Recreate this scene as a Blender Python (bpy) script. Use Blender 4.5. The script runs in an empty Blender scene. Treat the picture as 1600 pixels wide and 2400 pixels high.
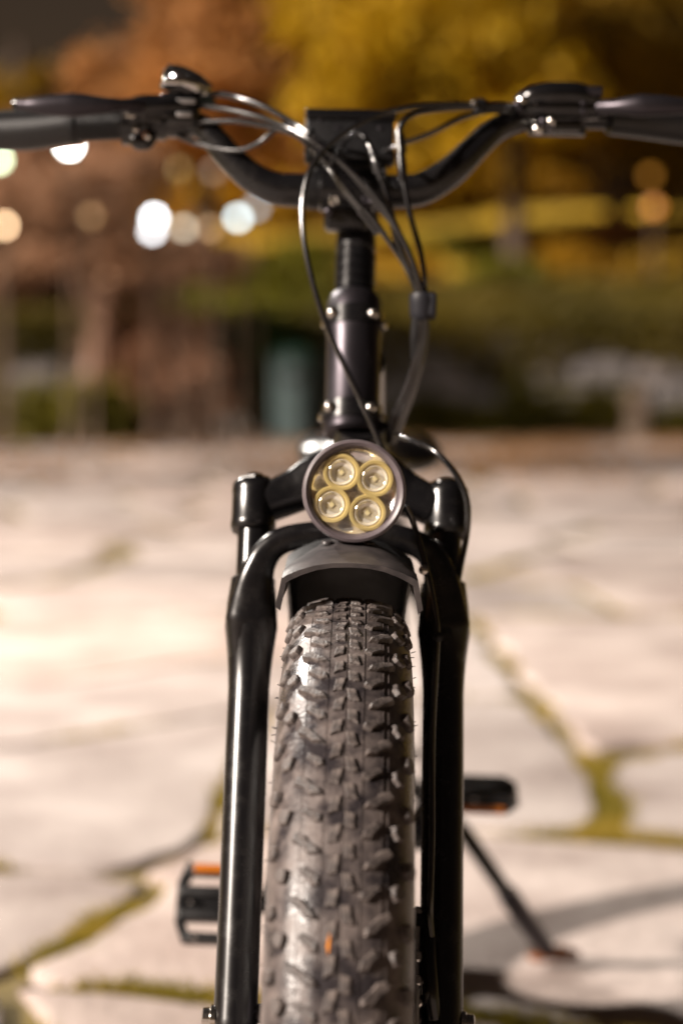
import bpy, bmesh, math, random
import numpy as np
from mathutils import Vector, Matrix

random.seed(7)
RNG = np.random.default_rng(11)
SC = bpy.context.scene
COL = SC.collection

# ------------------------------------------------------------------ camera
F_PX = 4420.0                     # focal length in pixels of the 1600x2400 photograph
CAM = Vector((0.012, -1.59, 0.92))
PITCH = math.atan((1200 - 871) / F_PX)
cd = bpy.data.cameras.new('camera')
cd.sensor_fit = 'AUTO'
cd.sensor_width = 36.0
cd.lens = F_PX / 2400 * 36
cd.clip_start = 0.05
cd.clip_end = 600
cd.dof.use_dof = True
cd.dof.focus_distance = 1.54
cd.dof.aperture_fstop = 2.33
cam = bpy.data.objects.new('camera', cd)
COL.objects.link(cam)
cam.location = CAM
cam.rotation_euler = (math.pi / 2 - PITCH, 0, 0)
SC.camera = cam

# ------------------------------------------------------------------ light
SUN_DIR = Vector((-0.80, -0.40, 0.47)).normalized()       # towards the light
elev = math.asin(SUN_DIR.z)
w = bpy.data.worlds.new('World'); SC.world = w; w.use_nodes = True
nt = w.node_tree; nt.nodes.clear()
sky = nt.nodes.new('ShaderNodeTexSky'); sky.sky_type = 'NISHITA'; sky.sun_disc = False
sky.sun_elevation = elev
sky.sun_rotation = math.atan2(SUN_DIR.x, SUN_DIR.y)
tint = nt.nodes.new('ShaderNodeMix'); tint.data_type = 'RGBA'; tint.blend_type = 'MULTIPLY'
tint.inputs[0].default_value = 1.0
tint.inputs[7].default_value = (1.0, 0.46, 0.23, 1)      # night sky over a town: warm glow
bg = nt.nodes.new('ShaderNodeBackground'); bg.inputs[1].default_value = 0.0075
wo = nt.nodes.new('ShaderNodeOutputWorld')
nt.links.new(sky.outputs[0], tint.inputs[6]); nt.links.new(tint.outputs[2], bg.inputs[0])
nt.links.new(bg.outputs[0], wo.inputs[0])
sl = bpy.data.lights.new('key_light', 'SUN'); sl.energy = 4.1; sl.angle = math.radians(2.4)
sl.color = (1.0, 0.88, 0.775)
so = bpy.data.objects.new('key_light', sl); COL.objects.link(so)
so.rotation_euler = (-SUN_DIR).to_track_quat('-Z', 'Y').to_euler()
SC.view_settings.view_transform = 'Standard'
SC.view_settings.look = 'None'
SC.view_settings.exposure = 1.27
SC.view_settings.gamma = 1.0
SC.cycles.use_denoising = True
SC.cycles.max_bounces = 6
SC.cycles.sample_clamp_indirect = 6

# ------------------------------------------------------------------ helpers
def at(px, py, Y):
    """Point on the plane y = Y that the photograph shows at pixel (px, py) of 1600x2400."""
    dx, dz0 = (px - 800) / F_PX, -(py - 1200) / F_PX
    c, s = math.cos(PITCH), math.sin(PITCH)
    d = Vector((dx, c + dz0 * s, -s + dz0 * c))
    t = (Y - CAM.y) / d.y
    return CAM + d * t

def tag(o, label=None, cat=None, group=None, kind=None):
    if label: o['label'] = label
    if cat: o['category'] = cat
    if group: o['group'] = group
    if kind: o['kind'] = kind
    return o

def empty(name, loc=(0, 0, 0), parent=None):
    o = bpy.data.objects.new(name, None); COL.objects.link(o)
    o.location = loc; o.parent = parent; o.empty_display_size = 0.1
    return o

def link(name, me, parent=None):
    o = bpy.data.objects.new(name, me); COL.objects.link(o); o.parent = parent
    return o

def frames(pts, up=None):
    n = len(pts); T = []
    for i in range(n):
        a = pts[max(0, i - 1)]; b = pts[min(n - 1, i + 1)]
        T.append((b - a).normalized())
    u = up if up is not None else (Vector((0, 0, 1)) if abs(T[0].z) < .9 else Vector((0, -1, 0)))
    out = []
    for t in T:
        u = (u - t * u.dot(t))
        if u.length < 1e-6: u = t.orthogonal()
        u.normalize()
        out.append((t, u.copy(), t.cross(u)))
    return out

def smooth_path(ctrl, per=8):
    P = [Vector(p) for p in ctrl]
    if len(P) < 3: return P
    P = [P[0] * 2 - P[1]] + P + [P[-1] * 2 - P[-2]]
    out = []
    for i in range(1, len(P) - 2):
        a, b, c, d = P[i - 1:i + 3]
        for k in range(per):
            t = k / per
            out.append(.5 * ((2 * b) + (c - a) * t + (2 * a - 5 * b + 4 * c - d) * t * t + (3 * b - a - 3 * c + d) * t ** 3))
    out.append(P[-2].copy())
    return out

def lerp_list(vals, n):
    k = len(vals) - 1; out = []
    for i in range(n):
        t = i / max(1, n - 1) * k; j = min(int(t), k - 1) if k else 0
        f = t - j
        if k == 0: out.append(vals[0]); continue
        a, b = vals[j], vals[j + 1]
        if isinstance(a, tuple): out.append(tuple(p + (q - p) * f for p, q in zip(a, b)))
        else: out.append(a + (b - a) * f)
    return out

class MB:
    def __init__(self): self.v = []; self.f = []
    def add(self, vs, fs):
        b = len(self.v); self.v += [tuple(p) for p in vs]; self.f += [tuple(b + i for i in f) for f in fs]; return self
    def tube(self, pts, r, seg=14, cap=True, up=None, power=2.0, rounded=False):
        pts = [Vector(p) for p in pts]
        n = len(pts)
        rs = r if isinstance(r, list) else [r]
        rs = lerp_list(rs, n) if len(rs) != n else rs
        rs = [(q, q) if not isinstance(q, tuple) else q for q in rs]
        vs = []; fs = []
        for p, (t, u, w_), (ra, rb) in zip(pts, frames(pts, up), rs):
            for k in range(seg):
                a = 2 * math.pi * k / seg
                c, s = math.cos(a), math.sin(a)
                if power != 2.0:
                    c = math.copysign(abs(c) ** (2 / power), c); s = math.copysign(abs(s) ** (2 / power), s)
                vs.append(p + u * (ra * c) + w_ * (rb * s))
        for i in range(n - 1):
            for k in range(seg):
                a, b = i * seg + k, i * seg + (k + 1) % seg
                fs.append((a, b, b + seg, a + seg))
        if cap:
            fs.append(tuple(range(seg))[::-1]); fs.append(tuple((n - 1) * seg + k for k in range(seg)))
        return self.add(vs, fs)
    def lathe(self, o, axis, prof, seg=32, up=None, close=False, cap=True):
        """prof: list of (distance along axis, radius)"""
        o = Vector(o); ax = Vector(axis).normalized()
        u = Vector(up) if up is not None else (Vector((0, 0, 1)) if abs(ax.z) < .9 else Vector((0, -1, 0)))
        u = (u - ax * u.dot(ax)).normalized(); w_ = ax.cross(u)
        vs = []; fs = []
        for d, r in prof:
            for k in range(seg):
                a = 2 * math.pi * k / seg
                vs.append(o + ax * d + (u * math.cos(a) + w_ * math.sin(a)) * max(r, 1e-5))
        m = len(prof)
        for i in range(m - 1 if not close else m):
            for k in range(seg):
                a, b = i * seg + k, i * seg + (k + 1) % seg
                c, d = ((i + 1) % m) * seg + (k + 1) % seg, ((i + 1) % m) * seg + k
                fs.append((a, b, c, d))
        if not close and cap:
            fs.append(tuple(range(seg))[::-1]); fs.append(tuple((m - 1) * seg + k for k in range(seg)))
        return self.add(vs, fs)
    def box(self, c, size, rot=None, bev=0.0):
        c = Vector(c); sx, sy, sz = [s / 2 for s in size]
        bm = bmesh.new(); bmesh.ops.create_cube(bm, size=1)
        for v in bm.verts: v.co = Vector((v.co.x * 2 * sx, v.co.y * 2 * sy, v.co.z * 2 * sz))
        if bev > 0:
            bmesh.ops.bevel(bm, geom=list(bm.edges), offset=bev, segments=3, profile=.5, affect='EDGES')
        R = rot if rot is not None else Matrix.Identity(3)
        bm.verts.index_update()
        vs = [c + R @ v.co for v in bm.verts]; fs = [[v.index for v in f.verts] for f in bm.faces]
        bm.free()
        return self.add(vs, fs)
    def prism(self, poly, thick, M):
        """poly: list of (x, y); extruded 0..thick along z, placed by 4x4 M"""
        n = len(poly)
        vs = [M @ Vector((x, y, 0)) for x, y in poly] + [M @ Vector((x, y, thick)) for x, y in poly]
        fs = [tuple(range(n))[::-1], tuple(range(n, 2 * n))]
        fs += [(i, (i + 1) % n, n + (i + 1) % n, n + i) for i in range(n)]
        return self.add(vs, fs)
    def build(self, name, mat, parent=None, smooth=40, bevel=0, subsurf=0):
        me = bpy.data.meshes.new(name); me.from_pydata(self.v, [], self.f); me.update()
        bm = bmesh.new(); bm.from_mesh(me); bmesh.ops.recalc_face_normals(bm, faces=bm.faces); bm.to_mesh(me); bm.free()
        me.materials.append(mat)
        o = link(name, me, parent)
        if smooth:
            me.shade_smooth()
            me.set_sharp_from_angle(angle=math.radians(smooth))
        if bevel:
            m = o.modifiers.new('bevel', 'BEVEL'); m.width = bevel; m.segments = 2; m.limit_method = 'ANGLE'; m.angle_limit = math.radians(35)
        if subsurf:
            m = o.modifiers.new('sub', 'SUBSURF'); m.levels = subsurf; m.render_levels = subsurf
        return o

def rotm(deg, ax): return Matrix.Rotation(math.radians(deg), 3, ax)

# ------------------------------------------------------------------ materials
def mat(name, base, rough=.5, metal=0.0, col2=None, scale=20, detail=5, bump=0.0, bscale=None, lo=.35, hi=.65,
        spec=.5, rough2=None, obj_var=0.0, coat=0.0, obj=True, sss=0):
    m = bpy.data.materials.new(name); m.use_nodes = True
    nt = m.node_tree; p = nt.nodes['Principled BSDF']
    p.inputs['Base Color'].default_value = (*base, 1)
    p.inputs['Roughness'].default_value = rough; p.inputs['Metallic'].default_value = metal
    p.inputs['Specular IOR Level'].default_value = spec
    p.inputs['Coat Weight'].default_value = coat
    L = nt.links.new
    tc = nt.nodes.new('ShaderNodeTexCoord')
    src = tc.outputs['Object']
    if not obj:
        g = nt.nodes.new('ShaderNodeNewGeometry'); src = g.outputs['Position']
    if col2 is not None or rough2 is not None:
        n = nt.nodes.new('ShaderNodeTexNoise'); n.inputs['Scale'].default_value = scale; n.inputs['Detail'].default_value = detail
        n.inputs['Roughness'].default_value = .62
        L(src, n.inputs['Vector'])
        r = nt.nodes.new('ShaderNodeMapRange'); r.inputs[1].default_value = lo; r.inputs[2].default_value = hi
        L(n.outputs[0], r.inputs[0])
        if col2 is not None:
            mx = nt.nodes.new('ShaderNodeMix'); mx.data_type = 'RGBA'
            mx.inputs[6].default_value = (*base, 1); mx.inputs[7].default_value = (*col2, 1)
            L(r.outputs[0], mx.inputs[0]); outc = mx.outputs[2]
            if obj_var:
                oi = nt.nodes.new('ShaderNodeObjectInfo')
                hs = nt.nodes.new('ShaderNodeHueSaturation')
                mr = nt.nodes.new('ShaderNodeMapRange'); mr.inputs[3].default_value = 1 - obj_var; mr.inputs[4].default_value = 1 + obj_var
                L(oi.outputs['Random'], mr.inputs[0]); L(mr.outputs[0], hs.inputs['Value'])
                mr2 = nt.nodes.new('ShaderNodeMapRange'); mr2.inputs[3].default_value = .7; mr2.inputs[4].default_value = 1.25
                mu = nt.nodes.new('ShaderNodeMath'); mu.operation = 'MULTIPLY'; mu.inputs[1].default_value = 7.31
                fr = nt.nodes.new('ShaderNodeMath'); fr.operation = 'FRACT'
                L(oi.outputs['Random'], mu.inputs[0]); L(mu.outputs[0], fr.inputs[0]); L(fr.outputs[0], mr2.inputs[0]); L(mr2.outputs[0], hs.inputs['Saturation'])
                L(outc, hs.inputs['Color']); outc = hs.outputs[0]
            L(outc, p.inputs['Base Color'])
        if rough2 is not None:
            rr = nt.nodes.new('ShaderNodeMapRange'); rr.inputs[3].default_value = rough; rr.inputs[4].default_value = rough2
            L(r.outputs[0], rr.inputs[0]); L(rr.outputs[0], p.inputs['Roughness'])
    if bump:
        n2 = nt.nodes.new('ShaderNodeTexNoise'); n2.inputs['Scale'].default_value = bscale or scale * 3; n2.inputs['Detail'].default_value = 6
        L(src, n2.inputs['Vector'])
        b = nt.nodes.new('ShaderNodeBump'); b.inputs['Strength'].default_value = bump; b.inputs['Distance'].default_value = .01
        L(n2.outputs[0], b.inputs['Height']); L(b.outputs[0], p.inputs['Normal'])
    return m

def leaf_mat(name, c1, c2, c3=None, scale=1.5):
    m = mat(name, c1, .6, col2=c2, scale=scale, detail=4, lo=.38, hi=.62, spec=.25)
    nt = m.node_tree; p = nt.nodes['Principled BSDF']
    # thin leaves let some light through
    tr = nt.nodes.new('ShaderNodeBsdfTranslucent'); mx = nt.nodes.new('ShaderNodeMixShader'); mx.inputs[0].default_value = .45
    src = p.inputs['Base Color'].links[0].from_socket
    nt.links.new(src, tr.inputs[0])
    out = [n for n in nt.nodes if n.type == 'OUTPUT_MATERIAL'][0]
    nt.links.new(p.outputs[0], mx.inputs[1]); nt.links.new(tr.outputs[0], mx.inputs[2]); nt.links.new(mx.outputs[0], out.inputs[0])
    return m

def emit_mat(name, col, s):
    m = bpy.data.materials.new(name); m.use_nodes = True
    p = m.node_tree.nodes['Principled BSDF']
    p.inputs['Base Color'].default_value = (.12, .11, .10, 1)
    p.inputs['Emission Color'].default_value = (*col, 1); p.inputs['Emission Strength'].default_value = s
    return m

def clear_mat(name, tintc=(1, 1, 1), gl=.03, f0=.05):
    m = bpy.data.materials.new(name); m.use_nodes = True
    nt = m.node_tree; nt.nodes.remove(nt.nodes['Principled BSDF'])
    t = nt.nodes.new('ShaderNodeBsdfTransparent'); t.inputs[0].default_value = (*tintc, 1)
    g = nt.nodes.new('ShaderNodeBsdfGlossy'); g.inputs['Roughness'].default_value = gl
    lw = nt.nodes.new('ShaderNodeLayerWeight'); lw.inputs[0].default_value = .5
    pw = nt.nodes.new('ShaderNodeMath'); pw.operation = 'POWER'; pw.inputs[1].default_value = 4
    fr = nt.nodes.new('ShaderNodeMapRange'); fr.inputs[3].default_value = f0; fr.inputs[4].default_value = .8
    nt.links.new(lw.outputs['Facing'], pw.inputs[0]); nt.links.new(pw.outputs[0], fr.inputs[0])
    mx = nt.nodes.new('ShaderNodeMixShader')
    out = [n for n in nt.nodes if n.type == 'OUTPUT_MATERIAL'][0]
    nt.links.new(fr.outputs[0], mx.inputs[0]); nt.links.new(t.outputs[0], mx.inputs[1]); nt.links.new(g.outputs[0], mx.inputs[2])
    nt.links.new(mx.outputs[0], out.inputs[0])
    return m

M = {}
M['satin'] = mat('satin_black_paint', (.0045, .0042, .0048), .24, col2=(.010, .009, .0088), rough2=.33, scale=55, detail=9, lo=.48, hi=.78, spec=.48)
M['gloss'] = mat('gloss_black_paint', (.0045, .0043, .0048), .15, rough2=.24, scale=30, spec=.5)
M['anod'] = mat('black_anodised_alloy', (.042, .037, .043), .32, metal=.85, rough2=.44, scale=25)
M['plastic'] = mat('black_plastic', (.006, .0057, .0063), .36, rough2=.5, scale=60, bump=.08, bscale=1500, spec=.35)
M['guard'] = mat('lit_dusty_grey_plastic', (.036, .032, .0335), .33, col2=(.090, .077, .075), scale=45, bump=.12, bscale=900, lo=.42, hi=.75)  # dust speckle; the lighter grey stands for the lit guard top
M['bezel'] = mat('grey_bezel_plastic', (.085, .068, .075), .40, col2=(.11, .09, .097), scale=70, bump=.05, bscale=1200)
M['rubber_grip'] = mat('grip_rubber', (.006, .0055, .006), .36, bump=.15, bscale=700)
M['cable'] = mat('black_cable_sheath', (.006, .0056, .0062), .17, spec=.95)
M['chrome'] = mat('chrome', (.62, .62, .62), .12, metal=1.0)
M['steel'] = mat('bright_steel_bolt', (.60, .57, .53), .20, metal=1.0)
M['alu'] = mat('brushed_alloy', (.42, .41, .41), .33, metal=1.0, rough2=.45, scale=40)
M['reflector'] = mat('headlight_reflector', (.86, .85, .89), .10, metal=.88, rough2=.20, scale=40, bump=.06, bscale=90)
M['cup'] = mat('amber_led_cup', (.60, .47, .19), .14, metal=.20, spec=.9, coat=.6)
M['cupin'] = mat('frosted_cup_ring', (.82, .77, .66), .12, metal=.45)
M['led'] = mat('led_chip', (.80, .72, .45), .25)
M['glass'] = clear_mat('clear_headlight_lens', (1, 1, 1), .03, .09)
M['dome'] = clear_mat('clear_led_dome', (1, .98, .92), .07, .16)
M['amber'] = mat('amber_reflector', (.36, .105, .008), .25)
M['edge_reflection'] = mat('painted_gold_reflection', (.42, .20, .02), .35)  # colour of the background mirrored in the display edge
M['orange_foot'] = mat('orange_brown_plastic', (.20, .065, .018), .4)
M['tyre'] = mat('dusty_tyre_rubber', (.026, .022, .024), .27, col2=(.140, .114, .105), scale=34, detail=10, lo=.42, hi=.66, rough2=.52, bump=.12, bscale=260)
M['sidewall'] = M['tyre']
M['knob'] = mat('worn_knob_rubber', (.028, .0235, .0235), .42, col2=(.140, .112, .100), scale=70, detail=8, lo=.34, hi=.66, bump=.25, bscale=400, rough2=.7)
M['hair'] = mat('rubber_vent_hair', (.02, .018, .018), .5)
M['strap'] = mat('cable_strap', (.011, .011, .015), .5, spec=.3)
M['leafbit'] = mat('orange_leaf_scrap', (.62, .22, .03), .5)
M['vinyl'] = mat('saddle_vinyl', (.006, .0055, .006), .27, spec=.8)
# setting
M['stone'] = mat('pale_flagstone', (.255, .200, .178), .62, col2=(.445, .378, .345), scale=2.4, detail=10, lo=.36, hi=.64, bump=.55, bscale=38, obj_var=.17, obj=False, rough2=.8)
M['soil'] = mat('mossy_joint_soil', (.095, .070, .020), .9, col2=(.18, .130, .035), scale=9, bump=.6, bscale=60, obj=False)
M['moss'] = leaf_mat('yellow_green_moss', (.20, .160, .020), (.36, .26, .040), scale=6)
M['grassdark'] = mat('dark_verge_grass', (.035, .034, .010), .85, col2=(.06, .052, .014), scale=1.5, bump=.5, bscale=20, obj=False)
M['litlawn'] = mat('lamplit_yellow_lawn', (.56, .34, .008), .8, col2=(.22, .155, .012), scale=.55, bump=.5, bscale=10, obj=False, lo=.4, hi=.62)  # bright yellow carries the lamp pool on the upper slope
M['wallstone'] = mat('grey_wall_stone', (.12, .104, .098), .8, col2=(.21, .185, .175), scale=2, bump=.6, bscale=12, obj_var=.3, obj=False)
M['bark'] = mat('brown_bark', (.085, .055, .036), .85, col2=(.05, .032, .022), scale=5, bump=.8, bscale=20)
M['barktan'] = mat('tan_bark', (.30, .165, .105), .85, col2=(.20, .11, .07), scale=5, bump=.8, bscale=20)
M['lf_yellow'] = leaf_mat('yellow_autumn_leaves', (.60, .385, .010), (.36, .225, .010), scale=.45)
M['lf_gold'] = leaf_mat('golden_autumn_leaves', (.52, .29, .012), (.28, .155, .012), scale=.5)
M['lf_orange'] = leaf_mat('orange_brown_leaves', (.56, .275, .085), (.30, .140, .048), scale=.45)
M['lf_tan'] = leaf_mat('tan_dry_leaves', (.60, .355, .215), (.28, .160, .092), scale=.7)
M['lf_brown'] = leaf_mat('brown_dry_leaves', (.38, .195, .110), (.18, .092, .052), scale=.9)
M['lf_dark'] = leaf_mat('dull_brown_leaves', (.34, .205, .014), (.15, .090, .014), scale=.5)
M['lf_green'] = leaf_mat('olive_green_leaves', (.19, .16, .012), (.09, .080, .010), scale=1)
M['lf_moss'] = leaf_mat('moss_green_leaves', (.22, .205, .014), (.11, .10, .010), scale=.8)
M['lf_litter'] = leaf_mat('brown_leaf_litter', (.46, .27, .13), (.28, .155, .075), scale=1.2)
M['lf_deep'] = leaf_mat('deep_green_leaves', (.05, .090, .020), (.02, .042, .014), scale=1)
M['ivy'] = leaf_mat('shade_ivy_leaves', (.14, .100, .010), (.07, .055, .008), scale=.4)  # dark tone stands for the unlit lower slope
M['teal'] = mat('teal_grey_metal', (.045, .075, .076), .5, col2=(.075, .105, .104), scale=5)
M['tealdark'] = mat('dark_green_metal', (.012, .04, .028), .45)
M['palestone'] = mat('pale_bollard_stone', (.50, .40, .31), .7, col2=(.40, .31, .24), scale=6)
M['pole'] = mat('brown_lamp_pole', (.11, .07, .045), .5)

# ------------------------------------------------------------------ ground and paving
def sheet(name, x0, x1, y0, y1, z, m, nx=2, ny=2, zf=None):
    vs = []; fs = []
    for j in range(ny):
        for i in range(nx):
            x = x0 + (x1 - x0) * i / (nx - 1); y = y0 + (y1 - y0) * j / (ny - 1)
            vs.append((x, y, z if zf is None else zf(x, y)))
    for j in range(ny - 1):
        for i in range(nx - 1):
            a = j * nx + i; fs.append((a, a + 1, a + nx + 1, a + nx))
    me = bpy.data.meshes.new(name); me.from_pydata(vs, [], fs); me.update(); me.materials.append(m); me.shade_smooth()
    return link(name, me)

YC = 1.59      # distance D from the camera = y + YC
tag(sheet('ground', -300, 300, -60, 400, -.021, M['soil']), 'mossy soil under the flagstones and far ground', kind='structure')

paving = empty('paving', (0, 0, 0)); tag(paving, 'pale crazy paving of big irregular flagstones', kind='structure')
stones2d = []      # outlines for the moss test

def signed_area(p): return sum(p[i][0] * p[(i + 1) % len(p)][1] - p[(i + 1) % len(p)][0] * p[i][1] for i in range(len(p))) / 2

def flagstone(poly, gap, step):
    p = [Vector((x, y)) for x, y in poly]
    if signed_area(p) < 0: p.reverse()
    for _ in range(1):                                   # round the corners a little
        q = []
        for i in range(len(p)):
            a, b = p[i], p[(i + 1) % len(p)]
            t = min(.25, .07 / max((b - a).length, .01))
            q += [a.lerp(b, t), a.lerp(b, 1 - t)]
        p = q
    r = []
    for i in range(len(p)):
        a, b = p[i], p[(i + 1) % len(p)]
        k = max(1, int((b - a).length / step))
        r += [a.lerp(b, j / k) for j in range(k)]
    n = len(r); ph = random.random() * 100
    def inset(dist, wob):
        out = []
        for i in range(n):
            t = (r[(i + 1) % n] - r[i - 1])
            if t.length < 1e-6: t = Vector((1, 0))
            t.normalize(); nn = Vector((-t.y, t.x))
            s = math.sin(r[i].x * 9.1 + ph) * math.cos(r[i].y * 7.7 + ph * 1.7) + .6 * math.sin(r[i].x * 23 + r[i].y * 19 + ph)
            out.append(r[i] + nn * (dist + wob * s + wob * .6 * random.uniform(-1, 1)))
        return out
    random_state = random.getstate(); o1 = inset(gap, gap * .58); random.setstate(random_state)
    o2 = inset(gap + .006, gap * .58); random.setstate(random_state); o3 = inset(gap + .015, gap * .56)
    cx = sum(v.x for v in r) / n; cy = sum(v.y for v in r) / n
    tx, ty, dz = random.uniform(-.004, .004), random.uniform(-.004, .004), random.uniform(-.006, .002)
    zz = lambda v, d: dz + d + tx * (v.x - cx) + ty * (v.y - cy)
    vs = [(v.x - cx, v.y - cy, -.06) for v in o1] + [(v.x - cx, v.y - cy, zz(v, -.008)) for v in o1] + \
         [(v.x - cx, v.y - cy, zz(v, -.0015)) for v in o2] + [(v.x - cx, v.y - cy, zz(v, 0)) for v in o3]
    fs = []
    for l in range(3):
        for i in range(n):
            a, b = l * n + i, l * n + (i + 1) % n
            fs.append((a, b, b + n, a + n))
    fs.append(tuple(range(3 * n, 4 * n)))
    me = bpy.data.meshes.new('flagstone'); me.from_pydata(vs, [], fs); me.update(); me.materials.append(M['stone'])
    me.shade_smooth(); me.set_sharp_from_angle(angle=math.radians(50))
    o = link('flagstone', me, paving); o.location = (cx, cy, 0)
    stones2d.append(np.array([(v.x, v.y) for v in o1]))

near = [
 [(-1.3,2.2),(-.72,2.2),(-.62,2.6),(-.51,2.81),(-.395,3.06),(-.31,3.36),(-.40,3.43),(-.63,3.48),(-1.3,3.55)],
 [(-.72,2.2),(-.38,2.2),(-.43,2.66),(-.51,2.81),(-.62,2.6)],
 [(-.38,2.2),(.28,2.2),(.3,2.62),(.1,2.7),(-.18,2.73),(-.376,2.77),(-.51,2.81),(-.43,2.66)],
 [(.28,2.2),(1.5,2.2),(1.5,2.35),(.6,2.5),(.3,2.62)],
 [(-.51,2.81),(-.376,2.77),(-.18,2.73),(.1,2.7),(.08,3.2),(.0,3.82),(-.26,3.68),(-.40,3.43),(-.31,3.36),(-.395,3.06)],
 [(.1,2.7),(.3,2.62),(.6,2.5),(.9,2.9),(.8,3.58),(.66,3.63),(.5,3.7),(.25,3.79),(0,3.82),(.08,3.2)],
 [(.6,2.5),(1.5,2.35),(1.5,3.5),(.8,3.58),(.9,2.9)],
 [(-.26,3.68),(0,3.82),(.25,3.79),(.5,3.7),(.58,3.95),(.60,4.47),(.55,5.29),(-.1,5.4),(-.2,5.2)],
 [(-1.3,3.55),(-.63,3.48),(-.40,3.43),(-.26,3.68),(-.2,5.2),(-.6,4.8),(-.83,4.6),(-1.3,4.4)],
 [(-1.3,4.4),(-.83,4.6),(-.6,4.8),(-.2,5.2),(-.1,5.4),(0,6.15),(-.47,5.99),(-.82,5.58),(-1.3,5.5)],
 [(.5,3.7),(.66,3.63),(.8,3.58),(1.5,3.5),(1.5,4.7),(.84,4.63),(.60,4.47),(.58,3.95)],
 [(.60,4.47),(.84,4.63),(1.5,4.7),(1.5,7.2),(.5,7.2),(.51,6.68),(.55,5.29)],
 [(-.1,5.4),(.55,5.29),(.51,6.68),(.5,7.2),(0,7.2),(0,6.15)],
 [(-1.3,5.5),(-.82,5.58),(-.47,5.99),(0,6.15),(0,7.2),(-1.3,7.2)],
]
gaps = [.028, .03, .026, .03, .026, .02, .022, .020, .012, .010, .042, .034, .026, .010]
for poly, g in zip(near, gaps):
    flagstone([(x, d - YC) for x, d in poly], g, .07)

def clip(poly, nx, ny, c):
    out = []
    for i in range(len(poly)):
        a, b = poly[i], poly[(i + 1) % len(poly)]
        da, db = nx * a[0] + ny * a[1] - c, nx * b[0] + ny * b[1] - c
        if da <= 0: out.append(a)
        if da * db < 0:
            t = da / (da - db); out.append((a[0] + (b[0] - a[0]) * t, a[1] + (b[1] - a[1]) * t))
    return out

def crazy(x0, x1, d0, d1, size, ok):
    nx, ny = max(1, round((x1 - x0) / size)), max(1, round((d1 - d0) / size))
    seeds = [(x0 + (i + .5 + random.uniform(-.38, .38)) * (x1 - x0) / nx, d0 + (j + .5 + random.uniform(-.38, .38)) * (d1 - d0) / ny) for i in range(nx) for j in range(ny)]
    for s in seeds:
        if not ok(*s): continue
        poly = [(x0, d0), (x1, d0), (x1, d1), (x0, d1)]
        for q in seeds:
            if q is s or abs(q[0] - s[0]) > 3 * size or abs(q[1] - s[1]) > 3 * size: continue
            ax, ay = q[0] - s[0], q[1] - s[1]
            poly = clip(poly, ax, ay, (q[0] ** 2 + q[1] ** 2 - s[0] ** 2 - s[1] ** 2) / 2)
            if len(poly) < 3: break
        if len(poly) >= 3: flagstone([(x, d - YC) for x, d in poly], random.uniform(.012, .024) if s[1] < 8 else random.uniform(.03, .085), .16 if s[1] < 10 else .3)
crazy(-5.2, -1.3, .6, 7.2, .95, lambda x, d: x > -.25 * d - 1.5)
crazy(1.5, 5.4, .6, 7.2, .95, lambda x, d: x < .25 * d + 1.7)
crazy(-1.3, 1.5, .2, 2.2, .95, lambda x, d: True)
crazy(-4.5, 4.5, -5.5, .2, 1.1, lambda x, d: True)
crazy(-8.5, 8.5, 7.2, 25.0, 1.2, lambda x, d: abs(x) < .235 * d + .8)

# moss and short grass growing in the joints
def joint_points(n, x0, x1, y0, y1):
    P = np.column_stack([RNG.uniform(x0, x1, n), RNG.uniform(y0, y1, n)])
    keep = np.ones(n, bool)
    for s in stones2d:
        lo, hi = s.min(0), s.max(0)
        c = np.where(keep & (P[:, 0] > lo[0]) & (P[:, 0] < hi[0]) & (P[:, 1] > lo[1]) & (P[:, 1] < hi[1]))[0]
        if len(c) == 0: continue
        q = P[c]; ins = np.zeros(len(c), bool); m = len(s)
        for i in range(m):
            a, b = s[i], s[(i + 1) % m]
            cond = (a[1] > q[:, 1]) != (b[1] > q[:, 1])
            with np.errstate(divide='ignore', invalid='ignore'):
                xi = (b[0] - a[0]) * (q[:, 1] - a[1]) / (b[1] - a[1]) + a[0]
            ins ^= cond & (q[:, 0] < xi)
        keep[c[ins]] = False
    return P[keep]

def blades(name, P, h, wd, m, z=-.024):
    n = len(P); a = RNG.uniform(0, 2 * np.pi, n); hh = h * RNG.uniform(.5, 1.25, n); ww = wd * RNG.uniform(.6, 1.4, n)
    lean = RNG.normal(0, .5, (n, 2)) * hh[:, None]
    v = np.zeros((n, 3, 3))
    v[:, 0, 0] = P[:, 0] - np.cos(a) * ww; v[:, 0, 1] = P[:, 1] - np.sin(a) * ww; v[:, 0, 2] = z
    v[:, 1, 0] = P[:, 0] + np.cos(a) * ww; v[:, 1, 1] = P[:, 1] + np.sin(a) * ww; v[:, 1, 2] = z
    v[:, 2, 0] = P[:, 0] + lean[:, 0]; v[:, 2, 1] = P[:, 1] + lean[:, 1]; v[:, 2, 2] = z + hh
    me = bpy.data.meshes.new(name)
    me.vertices.add(3 * n); me.vertices.foreach_set('co', v.reshape(-1))
    me.loops.add(3 * n); me.loops.foreach_set('vertex_index', np.arange(3 * n, dtype=np.int32))
    me.polygons.add(n); me.polygons.foreach_set('loop_start', np.arange(0, 3 * n, 3, dtype=np.int32))
    me.update(); me.validate(); me.materials.append(m)
    return link(name, me)

PJ = np.vstack([joint_points(420000, -.9, 1.25, .75, 3.4), joint_points(160000, -1.6, 1.9, 3.4, 7.5)])
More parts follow.
